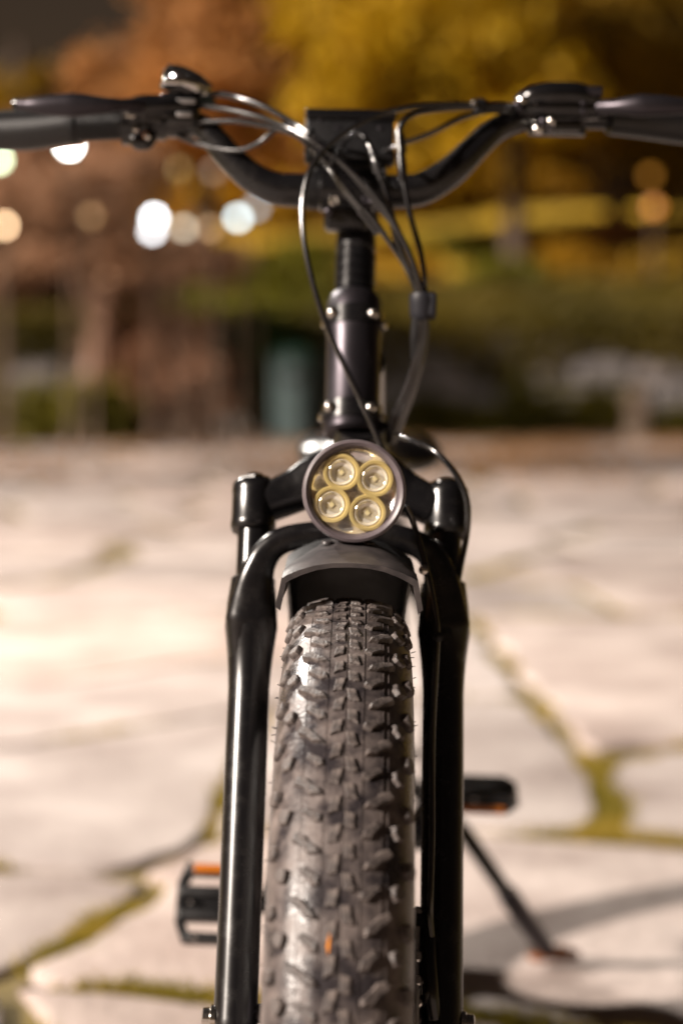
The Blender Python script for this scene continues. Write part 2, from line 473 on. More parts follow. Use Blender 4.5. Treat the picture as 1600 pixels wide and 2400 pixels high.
# moss is patchy: thick in the wide joints, thin elsewhere
den = .5 + .5 * np.sin(PJ[:, 0] * 6.1 + 1.3 * np.sin(PJ[:, 1] * 4.3)) * np.cos(PJ[:, 1] * 3.7 + PJ[:, 0] * 2.2)
lim = np.where(PJ[:, 0] > .1, 1.2, np.where(PJ[:, 1] < 1.95, 1.8, .3))
PJ = PJ[RNG.random(len(PJ)) < np.clip(lim * (den - .20) * 2.2, 0, 1)]
PJ = PJ[RNG.permutation(len(PJ))[:110000]]
moss = blades('moss', PJ, .034, .0040, M['moss'])
tag(moss, 'yellow green moss and short grass growing in the paving joints', 'moss', kind='stuff')

# ------------------------------------------------------------------ bicycle
LEAN = .0255
bike = empty('fat_tyre_bicycle', (0, 0, 0)); bike.rotation_euler = (0, LEAN, 0)
tag(bike, 'black fat-tyre electric bicycle leaning on its kickstand, seen head-on with round headlight', 'bicycle')
INV = Matrix.Rotation(LEAN, 4, 'Y').inverted()
def L(px, py, Y): return INV @ at(px, py, Y)
YAW = -.033
def rear(o): o.rotation_euler.z = YAW; return o

AX = Vector((0, 0, .366))
SA = Vector((0, math.sin(math.radians(23)), math.cos(math.radians(23))))    # steering axis direction
NA = Vector((0, -math.cos(math.radians(23)), math.sin(math.radians(23))))   # forward normal of it
def Fk(x, s, u=0.0): return AX + SA * s + NA * u + Vector((x, 0, 0))

# --- tyres
KX = 1.065
PROF = [(x * KX, r) for x, r in [(0, .3585), (.012, .3578), (.024, .3548), (.034, .3490), (.0425, .3395), (.0480, .3270), (.0503, .3130), (.0490, .2985), (.0440, .2865), (.0370, .2800)]]
def prof_r(x):
    x = abs(x)
    for (a, ra), (b, rb) in zip(PROF[:6], PROF[1:7]):
        if x <= b: return ra + (rb - ra) * (x - a) / (b - a)
    return PROF[6][1]
def tyre_mesh(name, parent, centre):
    full = [(-x, r) for x, r in PROF[::-1]] + PROF[1:]
    ins = [(.033, .283), (.0, .300), (-.033, .283)]
    mb = MB(); mb.lathe(centre, (1, 0, 0), full + ins, seg=160, close=True)
    return mb.build(name, M['tyre'], parent, smooth=60)

def knob_mesh(name, poly, h, top=.80):
    n = len(poly); cx = sum(p[0] for p in poly) / n; cy = sum(p[1] for p in poly) / n
    s2 = lambda k, z: [((x - cx) * k + cx, (y - cy) * k + cy, z) for x, y in poly]
    vs = s2(1.12, -.004) + s2(1.0, h * .55) + s2(.90, h * .9) + s2(top, h)
    fs = []
    for l in range(3):
        for i in range(n): fs.append((l * n + i, l * n + (i + 1) % n, (l + 1) * n + (i + 1) % n, (l + 1) * n + i))
    fs.append(tuple(range(3 * n, 4 * n)))
    me = bpy.data.meshes.new(name); me.from_pydata(vs, [], fs); me.update()
    bm = bmesh.new(); bm.from_mesh(me); bmesh.ops.recalc_face_normals(bm, faces=bm.faces); bm.to_mesh(me); bm.free()
    me.materials.append(M['knob']); return me

# local x: outwards to +x, local y: forward-down along the rotation, local z: outwards from the casing
POLYS = {
 'centre': ([(-.0036, -.0110), (.0040, -.0075), (.0046, .0100), (.0010, .0085), (-.0034, .0070)], .0024),
 'midlong': ([(-.0125, .0070), (-.0100, .0015), (-.0010, -.0035), (.0035, -.0075), (.0120, -.0085), (.0135, -.0030), (.0105, .0008), (.0030, .0030), (-.0040, .0085)], .0036),
 'midshort': ([(-.0085, .0065), (-.0060, .0000), (.0010, -.0030), (.0080, -.0050), (.0095, .0008), (.0030, .0045), (-.0035, .0090)], .0034),
 'shoulder': ([(-.0060, -.0045), (-.0015, -.0080), (.0050, -.0070), (.0070, .0000), (.0040, .0070), (-.0030, .0080), (-.0065, .0030)], .0054),
 'edge': ([(-.0062, -.0060), (.0010, -.0085), (.0066, -.0045), (.0062, .0055), (-.0005, .0082), (-.0066, .0040)], .0056),
}
KM = {}
for k, (poly, h) in POLYS.items():
    for sgn in (1, -1):
        for v in range(5):
            jp = [(sgn * x * .92 * (1 + random.uniform(-.16, .16)), y * .76 * (1 + random.uniform(-.16, .16))) for x, y in poly]
            KM[k, sgn, v] = knob_mesh('tread_knob', jp, h * random.uniform(.68, .95), random.uniform(.66, .84))
NP = 48
def knob_list():
    out = []
    for i in range(NP):
        a0 = 2 * math.pi * i / NP; da = 2 * math.pi / NP
        for sgn in (1, -1):
            o = .5 * da if sgn < 0 else 0
            out += [('centre', sgn, a0 + o * .5, .0048), ('centre', sgn, a0 + o * .5 + da * .5, .0050)]
            q = .12 * da * sgn
            out += [('midlong', sgn, a0 + q, .0250), ('edge', sgn, a0 + q + .02 * da, .0468)]
            out += [('midshort', sgn, a0 + q + .5 * da, .0200), ('shoulder', sgn, a0 + q + .46 * da, .0395)]
    return out
def knob_matrix(k, sgn, a, x, centre):
    # a: angle from the top, positive forward (towards -y)
    e = .001
    r = prof_r(x); sl = (prof_r(x + e) - prof_r(x - e)) / (2 * e)
    xs = sgn * x
    rad = Vector((0, -math.sin(a), math.cos(a))); fw = Vector((0, -math.cos(a), -math.sin(a))); lat = Vector((1, 0, 0))
    tx = (lat + rad * (sl * sgn)).normalized(); tz = (rad - lat * (sl * sgn)).normalized()
    rz = random.uniform(-.12, .12) - sgn * (.30 if k[:3] == 'mid' else .12)
    ty = fw
    tx2 = tx * math.cos(rz) + ty * math.sin(rz); ty2 = -tx * math.sin(rz) + ty * math.cos(rz)
    p = centre + rad * r + lat * xs
    m = Matrix((( tx2.x, ty2.x, tz.x, p.x), (tx2.y, ty2.y, tz.y, p.y), (tx2.z, ty2.z, tz.z, p.z), (0, 0, 0, 1)))
    return m
def put_knobs(tyre, centre, single):
    bm_v = []; bm_f = []
    for k, sgn, a, x in knob_list():
        a = (a + math.pi) % (2 * math.pi) - math.pi
        v = random.randrange(5)
        m = knob_matrix(k, sgn, a, x, centre)
        me = KM[k, sgn, v]
        if single and math.radians(-14) < a < math.radians(82):
            o = link('tread_knob', me, tyre); o.matrix_local = m
        else:
            b = len(bm_v); bm_v += [tuple(m @ q.co) for q in me.vertices]; bm_f += [tuple(b + i for i in f.vertices) for f in me.polygons]
    me = bpy.data.meshes.new('tread'); me.from_pydata(bm_v, [], bm_f); me.update(); me.materials.append(M['knob'])
    tag(link('tread', me, tyre), kind='stuff')

ft = tyre_mesh('front_tyre', bike, AX)
put_knobs(ft, AX, True)
ft.rotation_euler.z = -.011                       # the wheel is steered a touch
mb = MB()                                            # moulding hairs left on the tyre
for i in range(48):
    a = math.radians(random.uniform(0, 110)); sg = random.choice((-1, 1)); x = random.choice((.0495, .0500, .0503)) * KX
    rad = Vector((0, -math.sin(a), math.cos(a))); r = random.choice((.318, .322, .306))
    p = AX + rad * r + Vector((sg * x, 0, 0)); d = (Vector((sg, 0, 0)) + rad * random.uniform(-.1, .35) + Vector((0, random.uniform(-.4, .4), random.uniform(-.3, .3)))).normalized()
    mb.tube([p, p + d * random.uniform(.002, .0045)], [.00045, .00025], seg=5)
hair = mb.build('moulding_hairs', M['hair'], ft); tag(hair, kind='stuff')
mb = MB()                                            # fine raised casing lines
for x in (.0135, -.0135, .0285, -.0295, .0325, .0002):
    mb.lathe(AX + Vector((x - .0003, 0, 0)), (1, 0, 0), [(0, prof_r(x) - .001), (.0001, prof_r(x) + .0005), (.0005, prof_r(x) + .0005), (.0006, prof_r(x) - .001)], seg=160)
mb.build('mould_line', M['tyre'], ft)

def wheel_inner(prefix, centre, fix):
    mb = MB(); mb.lathe(centre, (1, 0, 0), [(-.038, .283), (-.036, .262), (-.028, .254), (.028, .254), (.036, .262), (.038, .283), (.033, .283), (.024, .264), (-.024, .264), (-.033, .283)], seg=96, close=True)
    rim = fix(mb.build(prefix + '_rim', M['satin'], bike, smooth=50))
    mb = MB(); mb.lathe(centre + Vector((-.075, 0, 0)), (1, 0, 0), [(0, .008), (.03, .010), (.032, .030), (.038, .030), (.04, .018), (.11, .018), (.112, .030), (.118, .030), (.12, .010), (.15, .008)], seg=28)
    fix(mb.build(prefix + '_hub', M['anod'], bike))
    for i in range(32):
        a = 2 * math.pi * i / 32; sg = 1 if i % 2 else -1
        b = a + (.55 if (i // 2) % 2 else -.55)
        p = centre + Vector((sg * .038, .027 * math.sin(b), .027 * math.cos(b))); q = centre + Vector((sg * .008, .256 * math.sin(a), .256 * math.cos(a)))
        o = MB().tube([p, q], .0011, seg=6).build('spoke', M['steel'] if False else M['anod'], rim)
def steered(o): o.rotation_euler.z = -.011; return o
wheel_inner('front', AX, steered)

# --- fork
for sg in (-1, 1):
    pts = [Fk(sg * .0885, s, u) for s, u in ((-.035, 0), (-.012, 0), (.02, 0), (.10, 0), (.20, 0), (.285, 0), (.316, 0), (.343, .002), (.366, .005), (.388, .004))]
    rs = [(.0150, .0150), (.0195, .0195), (.0190, .0190), (.0188, .0188), (.0190, .0190), (.0188, .0188), (.0212, .0208), (.0246, .0243), (.0225, .0228), (.0190, .0200)]
    mb = MB().tube(smooth_path(pts, 4), rs, seg=28, up=NA)
    # axle lug and brake or axle boss at the foot
    mb.box(Fk(sg * .084, -.012, .0), (.014, .034, .040), rot=Matrix(((1, 0, 0), (0, SA.z, SA.y), (0, -SA.y, SA.z))), bev=.006)
    lo = mb.build('fork_leg', M['satin'], bike)
    MB().lathe(Fk(sg * .1055, -.004, 0), (sg, 0, 0), [(0, .011), (.004, .011), (.005, .0085), (.011, .008), (.012, .006)], seg=20).build('axle_nut', M['steel'], lo)
    mb = MB().tube([Fk(sg * .0885, s) for s in (.35, .42, .47)], .0162, seg=24)
    st = mb.build('stanchion', M['gloss'], bike)
    MB().lathe(Fk(sg * .0885, .383), SA, [(0, .0195), (.002, .0205), (.007, .0205), (.009, .0175)], seg=24).build('dust_wiper', M['plastic'], st)
    # crown clamp and top cap
    mb = MB().lathe(Fk(sg * .0905, .437), SA, [(0, .0195), (.003, .0212), (.008, .0212), (.012, .0206), (.036, .0206), (.040, .0212), (.046, .0206), (.048, .019)], seg=28)
    cl = mb.build('crown_clamp', M['satin'], bike)
    mb = MB().lathe(Fk(sg * .0905, .485), SA, [(0, .0165), (.0035, .0165), (.0045, .0150), (.0050, .0120), (.0052, .0088), (.0085, .0080), (.0090, .0065)], seg=6 if sg < 0 else 24)
    mb.build('top_cap', M['gloss'], cl)
# lug cut-out on the leg foot: raised rib
# crown bridge between the clamps
def sweep(pts, rs, per=6, **k): return MB().tube(smooth_path(pts, per), rs, **k)
mb = sweep([Fk(-.078, .466, .0), Fk(-.052, .478, .002), Fk(-.025, .492, .004), Fk(0, .496, .004), Fk(.025, .492, .004), Fk(.052, .478, .002), Fk(.078, .466, 0)],
           [(.018, .018), (.015, .020), (.019, .025), (.021, .027), (.019, .025), (.015, .020), (.018, .018)], seg=24, up=NA, power=3)
mb.build('fork_crown', M['satin'], bike)
# arch joining the two lower legs in front of the stanchions
half_arch = [(.0886, .290, .000), (.0888, .322, .004), (.0888, .350, .011), (.0868, .375, .021), (.0815, .396, .028), (.0735, .4095, .032), (.0620, .4175, .035), (.0450, .4220, .037), (.0220, .4240, .038)]
arch_pts = [Fk(-x, a, b) for x, a, b in half_arch] + [Fk(0, .4245, .038)] + [Fk(x, a, b) for x, a, b in half_arch[::-1]]
ha = [(.0120, .0150), (.0165, .0200), (.0172, .0232), (.0130, .0180), (.0115, .0142), (.0110, .0128), (.0110, .0124), (.0110, .0122), (.0110, .0122)]
ar = ha + [(.011, .0122)] + ha[::-1]
sweep(arch_pts, ar, seg=24, up=NA, power=2.6).build('fork_arch', M['satin'], bike)

# --- mudguard: black guard over the wheel; flared front tip painted grey for the lit top
half = [(0, 0), (.016, -.0006), (.030, -.0030), (.043, -.0075), (.0535, -.0125), (.0572, -.0150), (.0592, -.0255), (.0622, -.0405)]
def guard_shell(name, path, wk, fk, ck, th, m, par, bev):
    """wk: width factor, fk: length factor of the side flaps, ck: crown factor, one value per control of the path"""
    n = len(path); wk = lerp_list(wk, n); fk = lerp_list(fk, n); ck = lerp_list(ck, n)
    vs = []; fs = []
    fr = frames(path, Vector((0, 0, 1)))
    for p, (t, u, w_), a, b, c in zip(path, fr, wk, fk, ck):
        h = [(x * a, z * c) for x, z in half[:6]]
        h += [(h[5][0] + (x - half[5][0]) * b, h[5][1] + (z - half[5][1]) * b) for x, z in half[6:]]
        prof = [(-x, z) for x, z in h[::-1]] + h[1:]
        npf = len(prof)
        for lay in (0, 1):
            for x, z in prof:
                vs.append(p + Vector((x * (1 if lay == 0 else 1 - .5 * th / .03), 0, 0)) + u * (z if lay == 0 else z - th))
    per = 2 * npf
    for i in range(n - 1):
        for j in range(npf - 1):
            a = i * per + j; fs.append((a, a + 1, a + 1 + per, a + per))
            a += npf; fs.append((a + 1, a, a + per, a + 1 + per))
        for j in (0, npf - 1):
            a = i * per + j; fs.append((a, a + per, a + per + npf, a + npf))
    for i in (0, n - 1):
        for j in range(npf - 1):
            a = i * per + j; fs.append((a, a + npf, a + npf + 1, a + 1))
    return MB().add(vs, fs).build(name, m, par, smooth=35, bevel=bev)
gp = smooth_path([(0, .012, .7655), (0, .05, .7715), (0, .09, .7725), (0, .13, .766), (0, .18, .746), (0, .24, .705), (0, .30, .64), (0, .34, .57)], 5)
mg = guard_shell('front_mudguard', gp, [.97, .95, .92, .88, .86], [.25, .6, .9, 1.0, 1.0], [1.0, 1.15, 1.2, 1.2], .003, M['plastic'], bike, 0)
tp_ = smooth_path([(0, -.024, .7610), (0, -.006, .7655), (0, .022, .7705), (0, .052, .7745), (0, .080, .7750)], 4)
guard_shell('mudguard_lit_tip', tp_, [1.0, .985, .90, .78, .60], [1.0, .80, .16, .05, .02], [1.0, 1.0, 1.1, 1.3, 1.5], .0042, M['guard'], mg, .0008)
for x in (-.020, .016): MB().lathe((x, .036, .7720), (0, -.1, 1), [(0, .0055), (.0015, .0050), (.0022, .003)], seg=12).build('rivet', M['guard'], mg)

# --- headlight
HC = L(830, 1151, .03)
hax = Vector((.03, -1, .10)).normalized()             # faces the camera
hr = .0447
hu = (Vector((0, 0, 1)) - hax * hax.z).normalized(); hx = hu.cross(hax) * -1
if hx.x < 0: hx = -hx
mb = MB().lathe(HC, hax, [(-.004, hr - .0085), (-.001, hr - .0070), (.002, hr - .0055), (.0035, hr - .0030), (.0025, hr - .0008), (-.002, hr), (-.012, hr), (-.016, hr - .002), (-.030, hr - .006), (-.045, hr - .016), (-.055, hr - .027), (-.056, .004), (-.030, .004), (-.026, hr - .010)], seg=72, close=True)
hl = mb.build('headlight', M['bezel'], bike, smooth=30)
prof_r_ = [(-.0022, hr - .0072), (-.0030, hr - .0080), (-.0048, hr - .0098), (-.0062, hr - .0130), (-.0067, hr - .019), (-.0068, hr - .026), (-.0068, .012), (-.0060, .0005)]
MB().lathe(HC, hax, prof_r_, seg=72, cap=False).build('reflector', M['reflector'], hl, smooth=60)
for i, (dx, dz) in enumerate([(-.0112, .0161), (.0176, .0112), (-.0191, -.0120), (.0120, -.0183)]):
    c = HC + hx * dx + hu * dz + hax * -.0100
    MB().lathe(c, hax, [(-.004, .0160), (.0085, .0160), (.0092, .0154), (.0090, .0134), (.0066, .0112), (.0060, .0106), (.0050, .0085), (.0036, .0070)], seg=40).build('led_cup', M['cup'], hl, smooth=30)
    MB().lathe(c, hax, [(.0030, .0116), (.0076, .0114), (.0080, .0108), (.0052, .0090), (.0043, .0054), (.0042, .0005)], seg=32).build('led_ring', M['cupin'], hl, smooth=30)
    MB().lathe(c, hax, [(.0044, .0056), (.0068, .0052), (.0088, .0040), (.0098, .0022), (.0102, .0002)], seg=24).build('led_dome', M['dome'], hl, smooth=80)
    MB().lathe(c, hax, [(.0044, .0026), (.0052, .0026), (.0053, .0002)], seg=4).build('led_chip', M['led'], hl)
MB().lathe(HC, hax, [(-.0016, hr - .0068), (-.0004, hr - .0085), (.0010, hr - .018), (.0018, .010), (.0020, .0002)], seg=64, cap=False).build('lens', M['glass'], hl, smooth=60)
mb = MB().tube(smooth_path([HC + hax * -.050, HC + hax * -.075 + Vector((0, 0, .008)), Fk(0, .47, .035), Fk(0, .48, .02)], 5), [(.006, .012)], seg=12)
mb.build('headlight_bracket', M['plastic'], bike)
MB().tube([HC - hu * (hr - .004) + hax * -.012 - hx * .008, HC - hu * (hr + .009) + hax * -.02 - hx * .008], .0028, seg=10).build('bracket_pin', M['bezel'], hl)

# --- head tube, steerer and stem
def on_axis(py, r_front=.028):
    """point of the steering axis seen at picture height py"""
    lo, hi = .40, .95
    for _ in range(50):
        m = (lo + hi) / 2; p = Matrix.Rotation(LEAN, 4, 'Y') @ Fk(0, m, -.052)
        c, s = math.cos(PITCH), math.sin(PITCH); d = p - CAM
        yy = 1200 - F_PX * (d.z * c + d.y * s) / (d.y * c - d.z * s)
        if yy > py: lo = m
        else: hi = m
    return Fk(0, lo, -.052)
def ax_lathe(name, rows, m, parent=bike, seg=40, smooth=30):
    p0 = on_axis(rows[0][0]); prof = []
    for py, r in rows: prof.append(((on_axis(py) - p0).dot(SA), r))
    return MB().lathe(p0, SA, prof, seg=seg).build(name, m, parent, smooth=smooth)
ht = ax_lathe('head_tube', [(1022, .0255), (1015, .0285), (1000, .0285), (985, .0272), (800, .0272), (782, .0284), (772, .0284), (768, .0265)], M['anod'])
for py, nm in ((975, 'lower'), (757, 'upper')):
    b = ax_lathe('clamp_band', [(py + 22, .0280), (py + 21, .0296), (py - 19, .0296), (py - 20, .0280)], M['satin'], ht)
    for bx in (-.0215, .0185):
        p = on_axis(py) + Vector((bx, 0, 0)) + NA * .0225
        MB().lathe(p, NA, [(-.008, .0050), (.002, .0052), (.004, .0050), (.0055, .0036), (.0058, .0018), (.004, .0016)], seg=18).build('bolt', M['steel'], ht)
    for sgx in (-1, 1):
        p = on_axis(py + 4) + Vector((sgx * .0285, -.006, 0))
        MB().lathe(p, (sgx, -.4, 0), [(-.004, .0045), (.002, .0046), (.0035, .0042), (.0042, .003)], seg=16).build('bolt', M['steel'], ht)
ax_lathe('headset_cup', [(768, .0262), (762, .0278), (742, .0278), (740, .0265), (738, .0275), (712, .0272), (698, .0245), (692, .0215), (690, .019)], M['anod'])
sp = ax_lathe('steerer', [(700, .0190), (690, .0190), (560, .0190), (500, .0190)], M['gloss'])
for py in (688, 665, 642, 619): ax_lathe('spacer', [(py, .0188), (py - 1.5, .0205), (py - 16, .0205), (py - 18, .0188)], M['gloss'], sp)
ax_lathe('steerer_clamp', [(592, .0190), (590, .0198), (520, .0200), (516, .0212), (500, .0212), (470, .0205), (440, .019)], M['satin'])

# handlebar
BAR_Y = .325
bar_c = L(812, 447, BAR_Y)
lp = [(812, 447, .325), (705, 446, .325), (645, 442, .326), (588, 414, .329), (532, 362, .334), (482, 304, .340), (432, 282, .346), (380, 283, .350), (300, 287, .356), (150, 296, .366), (0, 305, .376), (-130, 313, .385)]
rp = [(812, 447, .325), (945, 448, .325), (1000, 436, .326), (1060, 398, .329), (1110, 350, .334), (1160, 305, .340), (1215, 282, .346), (1280, 276, .350), (1350, 276, .356), (1480, 280, .366), (1600, 286, .376), (1730, 292, .385)]
lpath = smooth_path([L(*q) for q in lp], 6); rpath = smooth_path([L(*q) for q in rp], 6)
brad = [.0168, .0168, .0164, .0154, .0140, .0125, .0115, .0111, .0111, .0111, .0111, .0111]
bar = MB().tube(lpath[::-1][:-1] + rpath, lerp_list(brad, len(lpath))[::-1][:-1] + lerp_list(brad, len(rpath)), seg=26, up=Vector((0, -1, 0))).build('handlebar', M['satin'], bike)

# stem clamp round the bar
mb = MB()
mb.tube([bar_c + Vector((-.029, 0, 0)), bar_c + Vector((-.026, 0, 0)), bar_c + Vector((.026, 0, 0)), bar_c + Vector((.029, 0, 0))], [.018, .0215, .0215, .018], seg=28)
mb.box(bar_c + Vector((0, .012, -.022)), (.044, .040, .036), bev=.006)
stem = mb.build('stem', M['satin'], bike)
for px, py in ((783, 470), (860, 470)):
    p = L(px, py, BAR_Y - .020)
    MB().lathe(p, (0, -1, .1), [(-.008, .0055), (.001, .0056), (.003, .0052), (.0045, .0036), (.003, .0018)], seg=18).build('bolt', M['steel'] if px < 800 else M['anod'], stem)
for px, py in ((770, 497), (846, 497)):
    p = L(px, py, BAR_Y - .012)
    MB().lathe(p, (0, -1, -.2), [(-.006, .0042), (.002, .0042), (.003, .0030)], seg=16).build('bolt', M['anod'], stem)

# display on its bracket
dc = L(820, 326, .335)
Rd = rotm(-28, 'X')
disp = MB().box(dc, (.0905, .017, .056), rot=Rd, bev=.0035).build('display', M['plastic'], bike)
MB().box(dc + Rd @ Vector((0, -.0095, .0225)), (.0915, .006, .012), rot=Rd, bev=.002).build('display_hood', M['gloss'], disp)
MB().box(dc + Rd @ Vector((0, .0093, 0)), (.078, .001, .046), rot=Rd, bev=.0003).build('screen', M['gloss'], disp)
MB().box(dc + Rd @ Vector((.0458, .0, .004)), (.0022, .0172, .054), rot=Rd, bev=.0006).build('edge_reflection_strip', M['edge_reflection'], disp)  # painted strip for the gold reflection along the display edge
for dx, dz in ((-.012, .008), (.03, .008), (.022, -.018), (-.03, -.018), (-.03, .016)):
    MB().lathe(dc + Rd @ Vector((dx, -.0085, dz)), Rd @ Vector((0, -1, 0)), [(-.001, .0026), (.0008, .0026), (.0012, .0016)], seg=12).build('screw', M['anod'], disp)
for sx in (-.034, .034):
    mb = MB().tube(smooth_path([dc + Vector((sx, 0, -.020)), dc + Vector((sx, -.004, -.036)), bar_c + Vector((sx, -.002, .019))], 4), [(.006, .004)], seg=10)
    mb.lathe(bar_c + Vector((sx - .006, 0, 0)), (1, 0, 0), [(0, .0175), (.001, .0195), (.011, .0195), (.012, .0175)], seg=28)
    mb.build('display_clamp', M['plastic'], bike)
MB().box((dc + bar_c) / 2 + Vector((0, .002, .002)), (.062, .014, .046), bev=.004).build('display_base', M['plastic'], bike)

# grips, levers and controls
def bar_pt(path, px_list): return None
def grip(pts, rr, name='grip'):
    return MB().tube(smooth_path(pts, 5), rr, seg=26, up=Vector((0, -1, 0))).build(name, M['rubber_grip'], bike)
g = grip([L(300, 289, .356), L(190, 294, .363), L(182, 294.5, .364), L(176, 295, .364), L(60, 305, .372), L(-60, 309, .38), L(-150, 314, .386)],
         [(.0150, .0150), (.0166, .0166), (.0168, .0166), (.0185, .0185), (.0185, .0215), (.0180, .0200), (.0180, .0190)])
for px in (176, 290): 
    p = L(px, 294 if px < 200 else 289, .362); d = (L(px - 40, 296 if px < 200 else 291, .365) - p).normalized()
    MB().lathe(p, d, [(-.003, .015), (-.0026, .0198 if px < 200 else .0172), (.0026, .0198 if px < 200 else .0172), (.003, .015)], seg=26).build('grip_collar', M['plastic'], g)
for k in range(26):
    px = 285 - k * 3.8
    p = L(px, 289.5 + k * .17, .357); d = (L(px - 40, 292 + k * .17, .36) - p).normalized()
    MB().lathe(p, d, [(-.0006, .0152), (-.0004, .0166), (.0004, .0166), (.0006, .0152)], seg=20).build('grip_ridge', M['rubber_grip'], g)
g2 = grip([L(1425, 279, .356), L(1500, 282, .363), L(1560, 286, .370), L(1650, 292, .376), L(1740, 296, .385)],
         [(.0160, .0160), (.0175, .0185), (.0190, .0205), (.0195, .0230), (.019, .0225)])
# brake levers: flattened blades in front of the grips
lv = MB().tube(smooth_path([L(372, 250, .330), L(330, 247, .315), L(285, 246, .305), L(240, 247, .300), L(170, 246, .298), L(100, 247, .300), L(62, 246, .304), L(42, 244, .308)], 5),
               [(.008, .0090), (.0075, .0080), (.0060, .0062), (.0065, .0085), (.0080, .0122), (.0062, .0090), (.0050, .0062), (.0058, .0060)], seg=20, up=Vector((0, -1, 0))).build('brake_lever', M['anod'], bike)
MB().lathe(L(40, 244, .308), (1, 0, 0), [(-.005, .002), (-.004, .0052), (.0, .0068), (.004, .0052), (.005, .002)], seg=16).build('lever_tip', M['gloss'], lv)
perch = MB()
perch.tube(smooth_path([L(285, 262, .325), L(330, 252, .322), L(390, 250, .325), L(452, 247, .330)], 4), [(.008, .008), (.0125, .0118), (.0120, .0130), (.0085, .0085)], seg=18)
perch.lathe(L(362, 285, .352), (1, -.02, 0), [(-.013, .012), (-.012, .0188), (.012, .0188), (.013, .012)], seg=26)
perch.box(L(345, 268, .332), (.036, .028, .020), bev=.004)
pc = perch.build('brake_perch', M['gloss'], bike)
for px, py, r in ((325, 255, .0036), (302, 268, .0034), (318, 302, .0030), (312, 270, .003), (345, 318, .003)):
    MB().lathe(L(px, py, .316), (-.1, -1, .25), [(-.004, r), (.001, r), (.002, r * .6)], seg=14).build('bolt', M['steel'], pc)
th = MB()
th.lathe(L(318, 294, .352), (1, 0, 0), [(-.014, .012), (-.013, .0200), (.014, .0200), (.015, .012)], seg=24)
th.tube(smooth_path([L(306, 318, .342), L(322, 332, .338), L(345, 332, .336), L(362, 322, .338)], 4), [(.005, .004), (.008, .006), (.008, .006), (.004, .004)], seg=14)
t_ = th.build('thumb_throttle', M['gloss'], bike)
MB().lathe(L(344, 318, .33), (0, -1, 0), [(0, .0038), (.003, .0038), (.004, .002)], seg=12).build('throttle_button', M['amber'], t_)
sw = MB()
sw.lathe(L(420, 283, .350), (1, 0, 0), [(-.016, .012), (-.015, .0175), (.015, .0175), (.016, .012)], seg=24)
sw.box(L(428, 262, .335), (.034, .030, .030), bev=.006)
sw.box(L(414, 237, .334), (.030, .028, .014), bev=.004)
s_ = sw.build('control_pod', M['gloss'], bike)
for px, py, sx in ((436, 237, .020), (432, 268, .016)): MB().box(L(px, py, .3185), (sx, .003, .005), bev=.0014).build('pod_button', M['alu'], s_)
MB().lathe(L(480, 236, .338), (1, -.1, -.15), [(-.008, .005), (0, .006), (.006, .0055), (.010, .0035)], seg=16).build('cable_plug', M['teal'], s_)
# silver bell
bb = L(413, 214, .338); ba = Vector((.40, -.08, .92)).normalized()
bell = MB().lathe(bb, ba, [(-.004, .013), (.008, .015), (.014, .0165), (.016, .0165)], seg=28).build('bell', M['gloss'], bike)
b2 = L(437, 196, .338)
MB().lathe(b2, ba, [(-.004, .0240), (-.0035, .0256), (-.001, .0262), (.004, .0258), (.0085, .0235), (.0120, .0185), (.0142, .011), (.0150, .0005)], seg=48).build('bell_dome', M['chrome'], bell, smooth=40)
MB().lathe(b2, ba, [(-.009, .0215), (-.004, .0245), (-.0042, .018), (-.009, .015)], seg=40, close=True).build('bell_rim', M['gloss'], bell)
ribs = MB()
for k in range(36):
    a = 2 * math.pi * k / 36
    u = ba.orthogonal().normalized(); v_ = ba.cross(u); d = u * math.cos(a) + v_ * math.sin(a)
    ribs.box(b2 + d * .0232 + ba * .0090, (.0016, .0016, .0030), bev=.0003)
ribs.build('bell_knurl', M['satin'], bell)
MB().box(L(405, 190, .316), (.020, .010, .009), bev=.003).build('bell_hammer', M['chrome'], bell)
MB().tube(smooth_path([L(382, 205, .322), L(388, 188, .318), L(396, 160, .322)], 4), [.0038, .0042, .0036], seg=12).build('bell_spring', M['chrome'], bell)

# right controls
sh = MB()
sh.tube(smooth_path([L(1212, 240, .330), L(1245, 228, .325), L(1290, 222, .322), L(1345, 222, .324), L(1395, 232, .33)], 4), [(.006, .006), (.0115, .010), (.013, .012), (.0125, .0115), (.010, .010)], seg=18)
sh.tube(smooth_path([L(1215, 252, .335), L(1270, 252, .33), L(1330, 252, .33), L(1400, 255, .335)], 4), [(.008, .008), (.013, .012), (.014, .013), (.011, .012)], seg=18)
sh.lathe(L(1300, 277, .352), (1, 0, 0), [(-.028, .012), (-.027, .0180), (.030, .0180), (.031, .012)], seg=24)
sh.box(L(1325, 292, .345), (.030, .026, .016), bev=.004)
sh_ = sh.build('shifter', M['gloss'], bike)
MB().lathe(L(1370, 216, .322), (1, 0, .02), [(-.001, .004), (0, .0058), (.016, .0058), (.017, .004)], seg=18).build('shift_button', M['anod'], sh_)
for px, py, r, m in ((1226, 231, .0048, 'steel'), (1212, 243, .0032, 'anod'), (1218, 252, .003, 'anod'), (1254, 235, .0034, 'steel'), (1252, 224, .003, 'anod'), (1270, 233, .003, 'anod'), (1292, 224, .0036, 'steel'), (1330, 211, .0036, 'anod'),
                     (1260, 299, .0040, 'steel'), (1272, 282, .0032, 'anod'), (1292, 281, .0036, 'steel'), (1290, 299, .003, 'anod'), (1270, 291, .0028, 'anod'), (1366, 240, .0032, 'anod'), (1366, 260, .0028, 'anod')):
    MB().lathe(L(px, py, .318), (-.15, -1, .3), [(-.008, r), (.001, r), (.002, r * .6)], seg=14).build('bolt', M[m], sh_)
